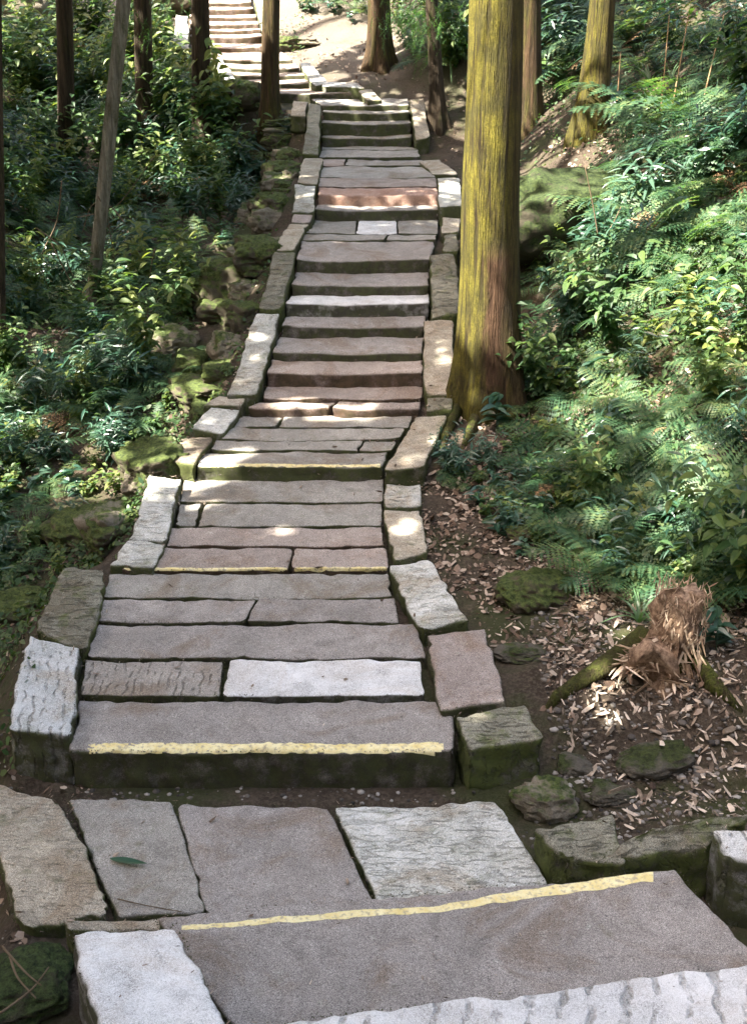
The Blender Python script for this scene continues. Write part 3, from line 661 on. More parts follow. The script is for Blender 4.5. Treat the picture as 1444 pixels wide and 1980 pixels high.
RK = [
 (1055, 1560, .36, .20, .26, M_rock2, 'rounded bean-shaped stone beside the far corner of the whitish landing slab', .2, .25, .3),
 (1035, 1150, .55, .26, .42, M_rock, 'low mossy hump right of the slanting pale kerb stone', .4, .4, 0),
 (1075, 445, 1.9, .95, 1.4, M_rockd, 'large moss-covered boulder behind the big trunk on the right bank', .3, .38, .25),
 (1262, 1482, .44, .18, .26, M_rockm, 'dark mossy rock lying among wood chips at the lower right', .3, .35, .3),
 (1110, 1490, .22, .13, .18, M_rockm, 'small dark stone between the corner kerb block and the wood chips', .0, .35, .3),
 (1010, 1265, .34, .10, .22, M_rockm, 'flat mossy stone just right of the rosy kerb stone', .0, .4, 0),
 (1175, 1535, .3, .12, .2, M_rockm, 'small mossy stone behind the scored kerb block', .0, .4, 0),
 (290, 893, .58, .34, .36, M_rock, 'dark mossy block left of the grooved brown kerb stone', .1, .35, .5),
 (160, 1030, .66, .30, .55, M_rock, 'broad mossy boulder left of the weathered pale kerb stone', .5, .4, .2),
 (30, 1180, .52, .24, .42, M_rock, 'mossy rock at the left margin level with the greenish kerb stone', .2, .4, .2),
 (425, 735, .34, .22, .30, M_rock, 'bright mossy ledge stone left of the longest white kerb', .1, .3, .5),
 (378, 715, .42, .34, .36, M_rock, 'rounded mossy rock farther left of the longest white kerb', .3, .35, .1),
 (440, 590, .70, .70, .6, M_rock, 'tall overhanging mossy rock left of the greenish long kerb', .0, .25, .3),
 (500, 520, .55, .36, .5, M_rock, 'flat mossy rock on top of the overhanging rock', .2, .2, .5),
 (520, 440, .45, .34, .4, M_rock2, 'rough mossy rock left of the slanting kerb at the upper landing', .1, .3, .4),
 (505, 400, .4, .2, .4, M_rock, 'low rock left of the tiny pinkish kerb stone', .1, .3, .3),
 (540, 352, .5, .26, .4, M_rock2, 'weathered ledge rock left of the cracked pale kerb', .1, .3, .5),
 (548, 315, .5, .24, .4, M_rock, 'mossy ledge rock below the stacked slabs near the four dark steps', .2, .3, .5),
 (540, 285, .55, .3, .45, M_rock, 'rounded boulder under the stacked slabs near the four dark steps', .1, .25, .2),
 (548, 262, .6, .12, .45, M_rock2, 'lower thin flat slab stacked below the slim brown trunk', .0, .0, .7),
 (540, 246, .5, .10, .4, M_rock, 'upper thin flat slab stacked below the slim brown trunk', .1, -.3, .7),
 (470, 200, .7, .5, .5, M_rock, 'mossy boulder left of the slim brown trunk base', .1, .3, .3),
 (425, 190, .6, .4, .5, M_rock, 'fern-covered mossy rock below the left sunlit kerb', .1, .3, .3),
 (555, 92, .5, .26, .4, M_rock, 'dark stone beside the far sunny flight right of the trunk', .1, .3, .3),
 (577, 84, .7, .12, .5, M_rock2, 'pale flat stone at the sunny clearing edge', .1, .3, .6),
 (20, 60, 1.6, .9, 1.0, M_rock2, 'yellowish block of broken wall in the far upper left corner', .1, .2, .7),
 (310, 30, 1.2, .5, .7, M_rock, 'mossy rock behind the leaning trunk at the top left', .1, .2, .6),
 (45, 1915, .42, .15, .42, M_rockd, 'mossy stone under the lower left block', .3, .3, .3),
 (1020, 1040, .3, .16, .25, M_rock, 'little mossy rock on the litter slope under the ferns', .3, .4, .2),
]
random.seed(77)
for q in range(46):
    Y = random.uniform(7.6, 17.5); w_ = random.uniform(.22, .55); X = float(np.interp(Y, YF, EL)) - .27 - w_ * .42 - abs(random.gauss(0, .2)); d_ = V((X, Y, ground(X, Y))); px_, py_, _ = proj(d_); RK.append((px_, py_, w_, w_ * random.uniform(.4, .8), w_ * random.uniform(.7, 1), random.choice((M_rock, M_rock, M_rock2)), 'small mossy bank stone packed below the left kerb', random.random() * 3, .3, random.uniform(.3, .75)))
for a in RK: rock(*a[:7], rz=a[7], sink=a[8], blocky=a[9])

# ------------------------------------------------------------------ trees
def tube(pts, rads, seg=12, jitter=0.0, close=True):
    vs, fs = [], []; n = len(pts)
    for i in range(n):
        t = (pts[min(i + 1, n - 1)] - pts[max(i - 1, 0)]).normalized()
        a = t.cross(V((0, 1, 0)) if abs(t.y) < .9 else V((1, 0, 0))).normalized(); b_ = t.cross(a)
        for k in range(seg):
            th = 2 * pi * k / seg; rr = rads[i] * (1 + jitter * noise.noise(V((k * 1.3, i * .7, rads[0] * 100))))
            vs.append(pts[i] + (a * cos(th) + b_ * sin(th)) * rr)
    for i in range(n - 1):
        for k in range(seg):
            fs.append((i * seg + k, i * seg + (k + 1) % seg, (i + 1) * seg + (k + 1) % seg, (i + 1) * seg + k))
    if close: fs.append(tuple(range(seg))[::-1]); fs.append(tuple((n - 1) * seg + k for k in range(seg)))
    return vs, fs
def join(parts):
    vs, fs = [], []
    for a, b_ in parts:
        o = len(vs); vs += list(a); fs += [tuple(q + o for q in f) for f in b_]
    return vs, fs
LIT = []                                            # wanted sun flecks: crown leaves are cut away along the sun ray (point, radius)
def lit_px(x, y, r, path=True):
    LIT.append((np.array(on_path(x, y) if path else on_ground(x, y)), r))
for a in [(600, 790, .14), (550, 772, .16), (700, 788, .16), (470, 752, .10), (490, 700, .10), (510, 660, .08), (850, 700, .10), (850, 670, .08),
          (640, 385, .11), (700, 388, .11), (760, 388, .11), (820, 388, .11), (868, 365, .18), (790, 1020, .10), (785, 1040, .10), (500, 1030, .07), (560, 1022, .06), (740, 1085, .07),
          (590, 385, .10), (600, 350, .08), (800, 905, .06), (790, 890, .06)]: lit_px(*a)
for q in range(16): Y_ = 8 + q * .6; LIT.append((np.array((float(np.interp(Y_, YF, EL)) - .5 - .2 * (q % 3), Y_, ground(float(np.interp(Y_, YF, EL)) - .5, Y_) + .15)), .10))
for a in [(1100, 300, .5), (1050, 305, .45), (1160, 290, .5), (1210, 270, .2), (740, 110, .5), (690, 70, .55), (620, 60, .6), (560, 40, .5), (800, 40, .7), (860, 60, .5), (640, 100, .45), (600, 90, .4),
          (1180, 760, .2), (1250, 640, .3), (1200, 690, .22), (1330, 600, .25), (1400, 560, .3), (1250, 770, .2), (1100, 810, .12), (1130, 790, .12), (1290, 560, .2),
          (1280, 1160, .16), (1320, 1130, .16), (1230, 1230, .12), (1340, 1290, .10), (1150, 1350, .1), (1190, 1400, .08), (1300, 1180, .12),
          (1380, 240, .4), (1300, 230, .3), (1430, 330, .3), (900, 840, .14), (860, 870, .1), (1380, 470, .2), (1150, 640, .12),
          (180, 550, .2), (180, 480, .15), (120, 560, .25), (60, 540, .2), (400, 620, .18), (395, 560, .14), (400, 790, .12), (420, 765, .12), (20, 920, .25), (60, 900, .15),
          (330, 780, .1), (200, 590, .2), (330, 160, .3), (420, 240, .3), (460, 150, .4), (200, 700, .12), (250, 650, .12), (40, 350, .2), (700, 1000, .05)]: lit_px(*a, path=False)
for x, y, r in [(450, 140, .6), (520, 150, .5), (600, 150, .5), (640, 168, .5), (450, 90, .6), (440, 40, .7), (430, 5, .7), (560, 110, .5), (30, 20, .7), (350, 60, .5)]: lit_px(x, y, r)
for px_, z0_, z1_ in ((943, .9, 3.0), (1140, .1, 2.4), (735, .1, 1.6), (1026, .3, 1.2)):
    tb_ = on_ground(px_, {943: 770, 1140: 262, 735: 125, 1026: 245}[px_])
    for q_ in range(9): LIT.append((np.array(tb_ + V((-.2, -.1, z0_ + (z1_ - z0_) * q_ / 8))), .30))
random.seed(41)
for _ in range(30): lit_px(random.uniform(1130, 1440), random.uniform(470, 900), random.uniform(.05, .15), False)
for _ in range(170): lit_px(random.uniform(0, 470), random.uniform(100, 1000), random.uniform(.06, .22), False)
for _ in range(34): lit_px(random.uniform(1050, 1440), random.uniform(850, 1130), random.uniform(.05, .13), False)
for _ in range(22): lit_px(random.uniform(820, 1440), random.uniform(900, 1480), random.uniform(.04, .09), False)
LIT.append((np.array(at_z(770, 1905, .15)), .055)); LIT.append((np.array(at_z(830, 1890, .15)), .04)); LIT.append((np.array(at_z(910, 1900, .15)), .03))
LITP = np.array([p for p, r in LIT]); LITR = np.array([r for p, r in LIT]); SV = np.array(SUNV)
def gap_ok(C, pad=.05):
    keep = np.ones(len(C), bool)
    for p, r in LIT:
        d = C - p; t = d @ SV; q = d - np.outer(t, SV)
        an = np.arctan2(q[:, 2], q[:, 0] + q[:, 1] * .4); ph = p[0] * 17 + p[1] * 5
        keep &= (np.linalg.norm(q, axis=1) > (r + pad) * (.85 + .35 * np.sin(an * 2 + ph) * np.sin(an * 3 + ph * 2) + .15 * np.sin(an * 7 + ph)))
    return keep
def crown_mesh(c, rx, rz_, n, size, seed):
    """leaf sprays in clumps through an ellipsoid; c is the world centre"""
    g_ = np.random.default_rng(seed); nc = max(12, n // 45)
    u = g_.normal(size=(nc, 3)); u /= np.linalg.norm(u, axis=1)[:, None]; rr = g_.random(nc) ** .45
    cl = u * rr[:, None] * np.array([rx, rx, rz_])
    k = g_.integers(0, nc, n); P0 = cl[k] + g_.normal(size=(n, 3)) * np.array([.42, .42, .20])
    P0 = P0[gap_ok(P0 + np.array(c))]; n = len(P0)
    d = g_.normal(size=(n, 3)); d[:, 2] *= .4; d /= np.linalg.norm(d, axis=1)[:, None]
    s = np.cross(d, g_.normal(size=(n, 3))); s /= np.linalg.norm(s, axis=1)[:, None]
    L = size * (.6 + .8 * g_.random(n))[:, None]; Wd = L * .42
    q = np.stack([P0 - d * L * .5, P0 + s * Wd * .5, P0 + d * L * .5, P0 - s * Wd * .5], 1)
    return qmesh('crown', q, 4)
def tree(base_, top_px, w0px, w1px, m, label, flare=.5, height=15, seed=1, crown=(2.2, 2.6), cn=2200, seg=28, name='tree', lean=None, crown_z=None, branch=False, sides=5):
    """base_: world base; the trunk axis passes through the pixel top_px at that depth"""
    b_ = V(base_); dep = proj(b_)[2]
    r0 = w0px / F * dep / 2 if top_px is not None else .20 + .06 * random.random()
    if top_px is not None:
        d = ray(*top_px); tp = V((0, 0, H)) + d * (b_.y / d.y); ax = (tp - b_); r1 = w1px / F * (tp.y * cP + (H - tp.z) * sP) / 2
        ax = ax / ax.z; ht = tp.z - b_.z
    else: ax = V(lean or (0, 0, 1)); r1 = r0 * .8; ht = 4
    root = empty(name, b_, label=label, cat='tree', group='forest trees along the path')
    vs, fs = [], []; nh = 44; sd = seed * 7.3
    zs = [-.35 + (height + .35) * (i / nh) ** 1.7 for i in range(nh + 1)]
    for i, zz in enumerate(zs):
        rr = r0 + (r1 - r0) * min(1, max(0, zz / ht)); 
        if zz > ht: rr = r1 * max(.15, 1 - .8 * (zz - ht) / (height - ht + .01))
        fl = flare * math.exp(-max(0, zz + .05) / (r0 * 1.6))
        wob_ = V((noise.noise(V((zz * .5, sd, 0))), noise.noise(V((zz * .5, sd, 9))), 0)) * r0 * .25 * min(1, zz / 2 if zz > 0 else 0)
        cc = V((ax.x * zz, ax.y * zz, zz)) + wob_
        for k in range(seg):
            th = 2 * pi * k / seg
            lob = .5 + .5 * cos(th * sides + sd + .6 * sin(th * 2 + sd))
            r = rr * (1 + fl * (.35 + .9 * lob) + .05 * noise.noise(V((cos(th) * 2, sin(th) * 2, zz * .7 + sd))) + .025 * noise.noise(V((cos(th) * 9, sin(th) * 9, zz * .8 + sd))))
            vs.append(cc + V((cos(th) * r, sin(th) * r, 0)))
    for i in range(nh):
        for k in range(seg): fs.append((i * seg + k, i * seg + (k + 1) % seg, (i + 1) * seg + (k + 1) % seg, (i + 1) * seg + k))
    link('trunk', mesh('trunk', vs, fs), m, root)
    cz = (crown_z if crown_z is not None else max(8.5, b_.z + 7.5)) + crown[1] * .3 - b_.z
    cc = V((ax.x * cz, ax.y * cz, cz))
    link('crown', crown_mesh(b_ + cc, crown[0], crown[1], cn, .30, seed), ML['canopy'], root, loc=cc, smooth=False)
    bp = []
    for k in range(14):
        zz = cz + random.uniform(-1.2, 1.0) * crown[1] * .7; a = random.random() * 2 * pi; ln = crown[0] * random.uniform(.5, .9)
        s0 = V((ax.x * zz, ax.y * zz, zz)); pts = [s0 + V((cos(a) * ln * q, sin(a) * ln * q, ln * .35 * q)) for q in (0, .35, .7, 1)]
        bp.append(tube(pts, [.05, .035, .022, .008], 5))
    link('limbs', mesh('limbs', *join(bp)), m, root)
    return root
TB = on_ground(943, 775)
TREES = [
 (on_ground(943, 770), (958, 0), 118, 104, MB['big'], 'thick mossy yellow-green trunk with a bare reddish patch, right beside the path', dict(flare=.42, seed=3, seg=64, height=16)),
 (on_ground(1140, 262), (1162, 0), 62, 50, MB['moss'], 'bright mossy trunk standing at the sunny patch on the right bank', dict(flare=.5, seed=5, seg=36)),
 (on_ground(1026, 245), (1027, 0), 44, 38, MB['brown'], 'brown fluted trunk just behind the thick mossy trunk', dict(flare=.35, seed=6, sides=3, seg=36)),
 (on_ground(735, 125), (732, 0), 42, 42, MB['brown'], 'orange-brown trunk with roots on the sunny clearing above the four dark steps', dict(flare=.8, seed=7, seg=32)),
 (on_ground(848, 238), (835, 0), 30, 24, MB['dark'], 'thin dark trunk with hanging needle sprays beside the right pale kerb', dict(flare=.9, seed=8)),
 (on_ground(130, 330), (125, 0), 32, 31, MB['dark'], 'dark upright trunk nearest the left margin', dict(flare=.25, seed=9)),
 (on_ground(283, 290), (276, 0), 34, 34, MB['dark'], 'dark trunk just right of the pale leaning trunk', dict(flare=.25, seed=10)),
 (on_ground(390, 318), (388, 0), 38, 34, MB['dark'], 'dark trunk in front of the far sunny flight', dict(flare=.3, seed=11)),
 (on_ground(522, 228), (524, 0), 36, 33, MB['brown'], 'slim brown trunk rising beside the bend of the stairs', dict(flare=.45, seed=12)),
 (on_ground(176, 600), (240, 0), 25, 28, MB['pale'], 'pale thin trunk leaning right in the left undergrowth', dict(flare=.1, seed=13, height=13)),
 (on_ground(2, 705), (-2, 300), 22, 20, MB['dark'], 'dark slim trunk cut by the left margin', dict(flare=.3, seed=14)),
]
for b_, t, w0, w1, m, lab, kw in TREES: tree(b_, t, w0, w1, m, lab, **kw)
bt = next(o for o in bpy.data.objects if 'bare reddish patch' in str(o.get('label')))
random.seed(8)
for pts_, r_ in (([(905, 760), (880, 800), (862, 850), (850, 880)], .07), ([(940, 775), (925, 815), (900, 850), (885, 890)], .08), ([(975, 765), (990, 800), (985, 840), (1000, 880)], .08), ([(1000, 735), (1040, 745), (1085, 760)], .07)):
    w_ = [on_ground(x, y) - bt.location for x, y in pts_]; n_ = len(w_)
    w_ = [p + V((random.uniform(-.02, .02), 0, .10 * (1 - k_ / (n_ - 1)) - .015)) for k_, p in enumerate(w_)]
    rv, rf = tube([V((w_[0].x * .6, w_[0].y * .6, .3))] + w_, [r_ * 1.3] + [r_ * (1 - .75 * k_ / (n_ - 1)) for k_ in range(n_)], 12, .3)
    link('root', mesh('root', rv, rf), MB['root'], bt)
# unseen trees added around the picture, their crowns placed to block sun and sky
k = 0
for (x, y, rx, rz_, n) in [(-6.2, -.8, 2.8, 2.6, 9000), (-6.1, 8.7, 2.0, 2.0, 6000), (-7.6, 2.4, 3.0, 2.6, 9000), (-4.6, 2.6, 2.4, 2.2, 7500), (-5.6, 4.9, 2.2, 2.4, 6500), (-7.2, 6.8, 2.8, 2.6, 7500), (-9.5, 10.0, 3.0, 2.8, 4800),
   (-5.9, 14.6, 2.2, 2.0, 7000), (-8.6, 13.0, 2.4, 2.4, 5000), (-9.2, 17.8, 2.8, 2.4, 4200), (-10.5, 21.5, 2.8, 2.4, 3600), (5.5, 3.0, 2.6, 2.6, 4500), (7.5, 6.0, 2.6, 2.6, 4500), (5.0, -1.5, 2.8, 2.6, 4500), (9.5, 12.0, 2.8, 2.6, 3500), (.5, -4.5, 2.8, 2.6, 4500), (-4.5, -4.5, 2.8, 2.6, 4500), (-6.8, 11.2, 2.4, 2.4, 3600),
                     (-9.8, 4.8, 2.8, 2.8, 3600), (-3.6, 1.2, 2.0, 2.0, 5500), (-5.2, 1.0, 2.2, 2.0, 6000), (-4.6, -1.2, 2.2, 2.0, 5000), (-10.2, 15.0, 3.0, 2.8, 3000), (7.5, 9.5, 2.6, 2.6, 1500), (8.5, 15.0, 2.8, 2.6, 1500), (-10, -1, 2.6, 2.6, 2600)]:
    k += 1
    tree(V((x, y, ground(x, y) - .1)), None, 60, 50, MB['dark'], 'forest tree added outside the picture, its crown shading the path', seed=30 + k, crown=(rx, rz_), cn=n, seg=14, flare=.3, height=13,
         crown_z=8.3, lean=(random.uniform(-.04, .04), random.uniform(-.04, .04), 1))
k = 0
for (x, y) in [(4, 36), (-9, 38), (9, 33), (12, 27), (-14, 30), (1, 42), (-4, 45), (14, 20), (7, 27), (-12, 22), (9.5, 22.5)]:
    k += 1
    tree(V((x, y, ground(x, y) - .1)), None, 26, 22, MB['dark'], 'distant forest tree on the slope beyond the stairs', seed=60 + k, crown=(2.6, 2.6), cn=900, seg=12, flare=.3, height=14, crown_z=ground(x, y) + 8, lean=(0, 0, 1))

# ------------------------------------------------------------------ plants
def frond(L, np_, pl, droop, rise, lobes=7, w=.5):
    """one bipinnate frond in local coordinates, growing along +X from the origin"""
    vs, fs = [], []
    def ax(t): return V((L * t * (1 - .12 * t), 0, L * (rise * t - droop * t * t)))
    N_ = 10
    for i in range(N_ + 1):
        p = ax(i / N_); r = .004 * (1 - i / N_) + .0008
        vs += [p + V((0, r, 0)), p + V((0, -r, 0))]
        if i: a = len(vs) - 4; fs.append((a, a + 1, a + 3, a + 2))
    for i in range(np_):
        t = .14 + .86 * i / (np_ - 1) + random.uniform(-.006, .006); p = ax(t); tg = (ax(min(1, t + .02)) - ax(t - .02)).normalized()
        ln = pl * L * (sin(pi * min(1, (t - .02) ** .75)) ** .8 * .98 + .03)
        for sgn in (1, -1):
            if random.random() < .04: continue
            ln *= random.uniform(.88, 1.1)
            dr = (V((0, sgn, random.uniform(-.22, .12))) * .90 + tg * random.uniform(.32, .6)).normalized(); nrm = tg.cross(V((0, sgn, 0))).normalized() * sgn
            wd = L * .050
            for j in range(lobes):
                a = j / lobes; b_ = (j + 1) / lobes; taper = 1 - .85 * ((j + .5) / lobes) ** 1.5
                sag = lambda q: V((0, 0, -.22 * ln * q * q))
                p0 = p + dr * ln * a + sag(a); p1 = p + dr * ln * b_ + sag(b_); pm = p0.lerp(p1, .62)
                side = tg * wd * taper * w * 2
                o = len(vs); vs += [p0, p1, pm + side * .9 + dr * ln * .04, pm - side * .9 + dr * ln * .04]
                fs += [(o, o + 1, o + 2), (o + 1, o, o + 3)]
    return vs, fs
def xform(part, M): return [M @ v for v in part[0]], part[1]
def fern_mesh(seed, nf=7, L=.55, spread=1.0, **k):
    random.seed(seed); ps = []
    for i in range(nf):
        a = 2 * pi * (i + random.uniform(-.3, .3)) / nf; l = L * random.uniform(.65, 1.1)
        f_ = frond(l, 13, random.uniform(.26, .36), random.uniform(.45, .75), random.uniform(.65, 1.05), **k)
        ps.append(xform(f_, Matrix.Rotation(a, 4, 'Z') @ Matrix.Rotation(random.uniform(-.3, .3), 4, 'X')))
    return mesh('fern', *join(ps))
def leafshape(l, w, fold=.25, curl=.25, n=4):
    vs, fs = [], []
    for i in range(n + 1):
        t = i / n; ww = w * sin(pi * min(1, t ** .8 * .94 + .04)); zc = -curl * l * t * t
        vs += [V((l * t, -ww / 2, zc + fold * ww)), V((l * t, 0, zc)), V((l * t, ww / 2, zc + fold * ww))]
        if i:
            a = (i - 1) * 3; fs += [(a, a + 3, a + 4, a + 1), (a + 1, a + 4, a + 5, a + 2)]
    return vs, fs
def herb_mesh(seed, stems=6, h=.3, l=.08, w=.045, per=7):
    random.seed(seed); ps = []
    for s in range(stems):
        a = random.random() * 2 * pi; le = random.uniform(.15, .6); hh = h * random.uniform(.5, 1.1)
        pts = [V((cos(a) * le * hh * t * t, sin(a) * le * hh * t * t, hh * t)) for t in (0, .35, .7, 1)]
        ps.append(tube(pts, [.003, .0025, .002, .001], 4))
        for j in range(per):
            t = .25 + .75 * j / (per - 1); p = V((cos(a) * le * hh * t * t, sin(a) * le * hh * t * t, hh * t))
            aa = j * 2.4 + random.uniform(-.4, .4)
            M = Matrix.Translation(p) @ Matrix.Rotation(aa, 4, 'Z') @ Matrix.Rotation(random.uniform(-.5, .25), 4, 'Y') @ Matrix.Rotation(random.uniform(-.3, .3), 4, 'X')
            sc = random.uniform(.7, 1.2); ps.append(xform(leafshape(l * sc, w * sc), M))
    return mesh('herb', *join(ps))
def strap_mesh(seed, n=14, L=.5, w=.022, droop=.7, rise=(.5, 1.3)):
    random.seed(seed); ps = []
    for i in range(n):
        a = random.random() * 2 * pi; l = L * random.uniform(.6, 1.1); rs = random.uniform(*rise); vs, fs = [], []
        for k_ in range(9):
            t = k_ / 8; ww = w * (1 - t ** 2.2) * .5 + .0006; out = l * t * (.35 + .5 * t); zz = l * (rs * t - droop * t * t)
            vs += [V((out, -ww, zz + ww * .5)), V((out, 0, zz)), V((out, ww, zz + ww * .5))]
            if k_: q = (k_ - 1) * 3; fs += [(q, q + 3, q + 4, q + 1), (q + 1, q + 4, q + 5, q + 2)]
        ps.append(xform((vs, fs), Matrix.Rotation(a, 4, 'Z')))
    return mesh('strap_plant', *join(ps))
DEADF = fern_mesh(5, 4, .5); DEADF.materials.append(plain_mat('dead_frond', [(.08, .045, .025), (.20, .12, .06), (.32, .22, .12)], 12))
FERN = [fern_mesh(s, nf, L) for s, nf, L in ((1, 6, .66), (2, 5, .80), (3, 7, .48), (4, 6, .58))]
HERB = [herb_mesh(11, 6, .30, .085, .048), herb_mesh(12, 5, .22, .06, .036), herb_mesh(13, 7, .42, .12, .026, 9), herb_mesh(14, 4, .26, .13, .06, 5), herb_mesh(15, 10, .75, .10, .045, 13), herb_mesh(16, 9, .6, .16, .028, 11)]
STRAP = [strap_mesh(21), strap_mesh(22, 10, .38, .03, .5)]
for me in FERN: me.materials.append(ML['fern'])
for me, mt in zip(HERB, ('herb', 'herb', 'blue', 'blue', 'herb', 'blue')): me.materials.append(ML[mt])
for me in STRAP: me.materials.append(ML['strap'])
random.seed(99)
def slope_at(X, Y):
    e = .15; return V((-(ground(X + e, Y) - ground(X - e, Y)) / (2 * e), -(ground(X, Y + e) - ground(X, Y - e)) / (2 * e), 1)).normalized()
def put(me, name, p, s, label, cat, group, tilt=.6):
    o = bpy.data.objects.new(name, me); COL.objects.link(o); n_ = slope_at(p[0], p[1]).lerp(V((0, 0, 1)), 1 - tilt)
    o.location = V(p) - V((0, 0, .01)); o.rotation_mode = 'QUATERNION'
    o.rotation_quaternion = n_.to_track_quat('Z', 'Y') @ Matrix.Rotation(random.random() * 6.28, 3, 'Z').to_quaternion()
    o.scale = (s, s, s * random.uniform(.85, 1.15)); return tag(o, label, cat, group)
def inpoly(x, y, P):
    c = False; j = len(P) - 1
    for i in range(len(P)):
        if (P[i][1] > y) != (P[j][1] > y) and x < (P[j][0] - P[i][0]) * (y - P[i][1]) / (P[j][1] - P[i][1]) + P[i][0]: c = not c
        j = i
    return c
# beds (photo pixels of their footprint on the ground): polygon, ferns, herbs, straps, phrase
RB1 = [(1000, 600), (1444, 480), (1500, 480), (1500, 1190), (1330, 1130), (1180, 1120), (1080, 1040), (1010, 900), (930, 830), (1005, 740)]
RB2 = [(1180, 330), (1500, 230), (1500, 480), (1180, 560), (1150, 440)]
RB3 = [(900, 0), (1500, -60), (1500, 230), (1220, 260), (1180, 200), (1000, 180), (870, 160), (840, 40)]
LB1 = [(-60, 480), (150, 430), (330, 420), (420, 520), (360, 640), (360, 740), (300, 800), (180, 830), (-60, 820)]
LB2 = [(-60, 240), (200, 200), (430, 300), (500, 330), (470, 440), (330, 440), (150, 440), (-60, 480)]
LB3 = [(-60, 40), (240, 40), (330, 70), (400, 150), (480, 210), (420, 300), (200, 230), (-60, 240)]
LB4 = [(-60, 820), (110, 820), (330, 790), (340, 850), (220, 900), (220, 960), (150, 1000), (90, 1090), (-60, 1230)]
def scatter_bed(P, nfern, nherb, nstrap, what, smax=1.0, hk=(0, 1, 2, 3), ndead=0):
    bx = (min(p[0] for p in P), max(p[0] for p in P)); by = (min(p[1] for p in P), max(p[1] for p in P))
    def pick():
        while True:
            x, y = random.uniform(*bx), random.uniform(*by)
            if inpoly(x, y, P):
                q = on_ground(x, y)
                l = float(np.interp(q.y, YF, EL)) - .35; r = float(np.interp(q.y, YF, ER)) + .35
                if q.x < l or q.x > r: return q
    for _ in range(nfern): put(random.choice(FERN), 'fern', pick(), random.uniform(.55, 1.0) * smax, 'arching green fern with lacy fronds ' + what, 'fern', 'ferns ' + what)
    for _ in range(ndead): put(DEADF, 'dead_fern', pick(), random.uniform(.5, .9) * smax, 'brown withered fern ' + what, 'fern', 'withered ferns ' + what)
    for _ in range(nherb):
        h_ = random.choice(hk); nm = ['broad-leaved herb', 'small-leaved herb', 'narrow-leaved shrub', 'large-leaved blue-green seedling', 'waist-high leafy shrub', 'shrub with long narrow leaves'][h_]
        put(HERB[h_], ('broad_leaved_herb', 'small_leaved_herb', 'narrow_leaved_shrub', 'seedling', 'leafy_shrub', 'long_leaved_shrub')[h_], pick(), random.uniform(.7, 1.25) * smax, nm + ' ' + what, 'plant', nm + 's ' + what)
    for _ in range(nstrap): put(random.choice(STRAP), 'strap_leaf_plant', pick(), random.uniform(.5, .9) * smax, 'tuft of long strap leaves ' + what, 'plant', 'strap-leaved tufts ' + what)
scatter_bed(RB1, 58, 80, 6, 'on the bank right of the thick mossy trunk', 1.0, (0, 0, 1, 2, 3, 3, 4), 6)
scatter_bed(RB2, 32, 34, 3, 'on the right bank above the mossy boulder', 1.2, (0, 1, 2, 3, 5), 3)
scatter_bed(RB3, 34, 36, 14, 'on the dark upper right slope', 1.5, (0, 2, 3, 4, 5), 3)
scatter_bed(LB1, 52, 95, 5, 'in the hollow left of the middle flight', 1.05, (0, 0, 1, 2, 3, 4, 5), 4)
scatter_bed(LB2, 34, 120, 5, 'in the left undergrowth among the dark trunks', 1.2, (0, 2, 2, 3, 4, 4, 5, 5), 3)
scatter_bed(LB3, 22, 110, 5, 'in the upper left thicket', 1.5, (0, 2, 4, 4, 5), 2)
scatter_bed(LB4, 20, 95, 5, 'left of the mossy boulder', .8)
scatter_bed([(400, 300), (560, 240), (570, 300), (520, 400), (440, 500), (380, 640), (340, 600), (420, 480)], 14, 50, 0, 'along the rocks left of the kerb', .6)
scatter_bed([(830, 880), (1000, 860), (1080, 1060), (1000, 1080), (900, 960)], 6, 44, 4, 'on the litter slope below the big roots', .6)
scatter_bed([(1000, 400), (1180, 370), (1200, 480), (1120, 560), (1000, 560)], 7, 34, 2, 'around the mossy boulder', .8)
scatter_bed([(765, -30), (905, -30), (905, 150), (870, 160), (800, 110), (770, 60)], 8, 40, 6, 'on the sunny bank behind the thin dark trunk', 1.1, (0, 1, 4))
scatter_bed([(570, -20), (710, -20), (700, 45), (590, 40)], 3, 16, 6, 'at the back of the sunny clearing', 1.0, (0, 1, 3))
scatter_bed([(1010, 900), (1444, 980), (1500, 1210), (1360, 1150), (1200, 1130), (1090, 1070)], 20, 46, 4, 'low on the bank above the stump', .8, (0, 1, 2, 3), 3)
# single plants that stand out
def one(me, x, y, s, nm, lab, cat, tilt=.6): return put(me, nm, on_ground(x, y), s, lab, cat, None, tilt)
one(STRAP[0], 1235, 1205, .9, 'strap_leaf_plant', 'blue-green grassy tuft arching left from the rotten stump', 'plant')
one(STRAP[1], 1310, 1110, .8, 'strap_leaf_plant', 'upright strap-leaved tuft just behind the rotten stump', 'plant')
one(STRAP[0], 1240, 250, 1.5, 'strap_leaf_plant', 'tall pale grassy tuft among the bare stalks', 'plant')
one(STRAP[0], 95, 760, 1.0, 'strap_leaf_plant', 'broad bird-nest tuft near the left margin', 'plant')
one(HERB[3], 960, 830, 1.1, 'leafy_plant', 'blue-green seedling at the foot of the thick mossy trunk', 'plant')
one(HERB[3], 1385, 1255, .9, 'leafy_plant', 'dark blue-green seedling right of the rotten stump', 'plant')
one(HERB[0], 225, 955, .9, 'leafy_plant', 'leafy rosette on the litter left of the grooved kerb', 'plant')
one(HERB[0], 120, 1110, .7, 'leafy_plant', 'small herb beside the greenish left kerb', 'plant')

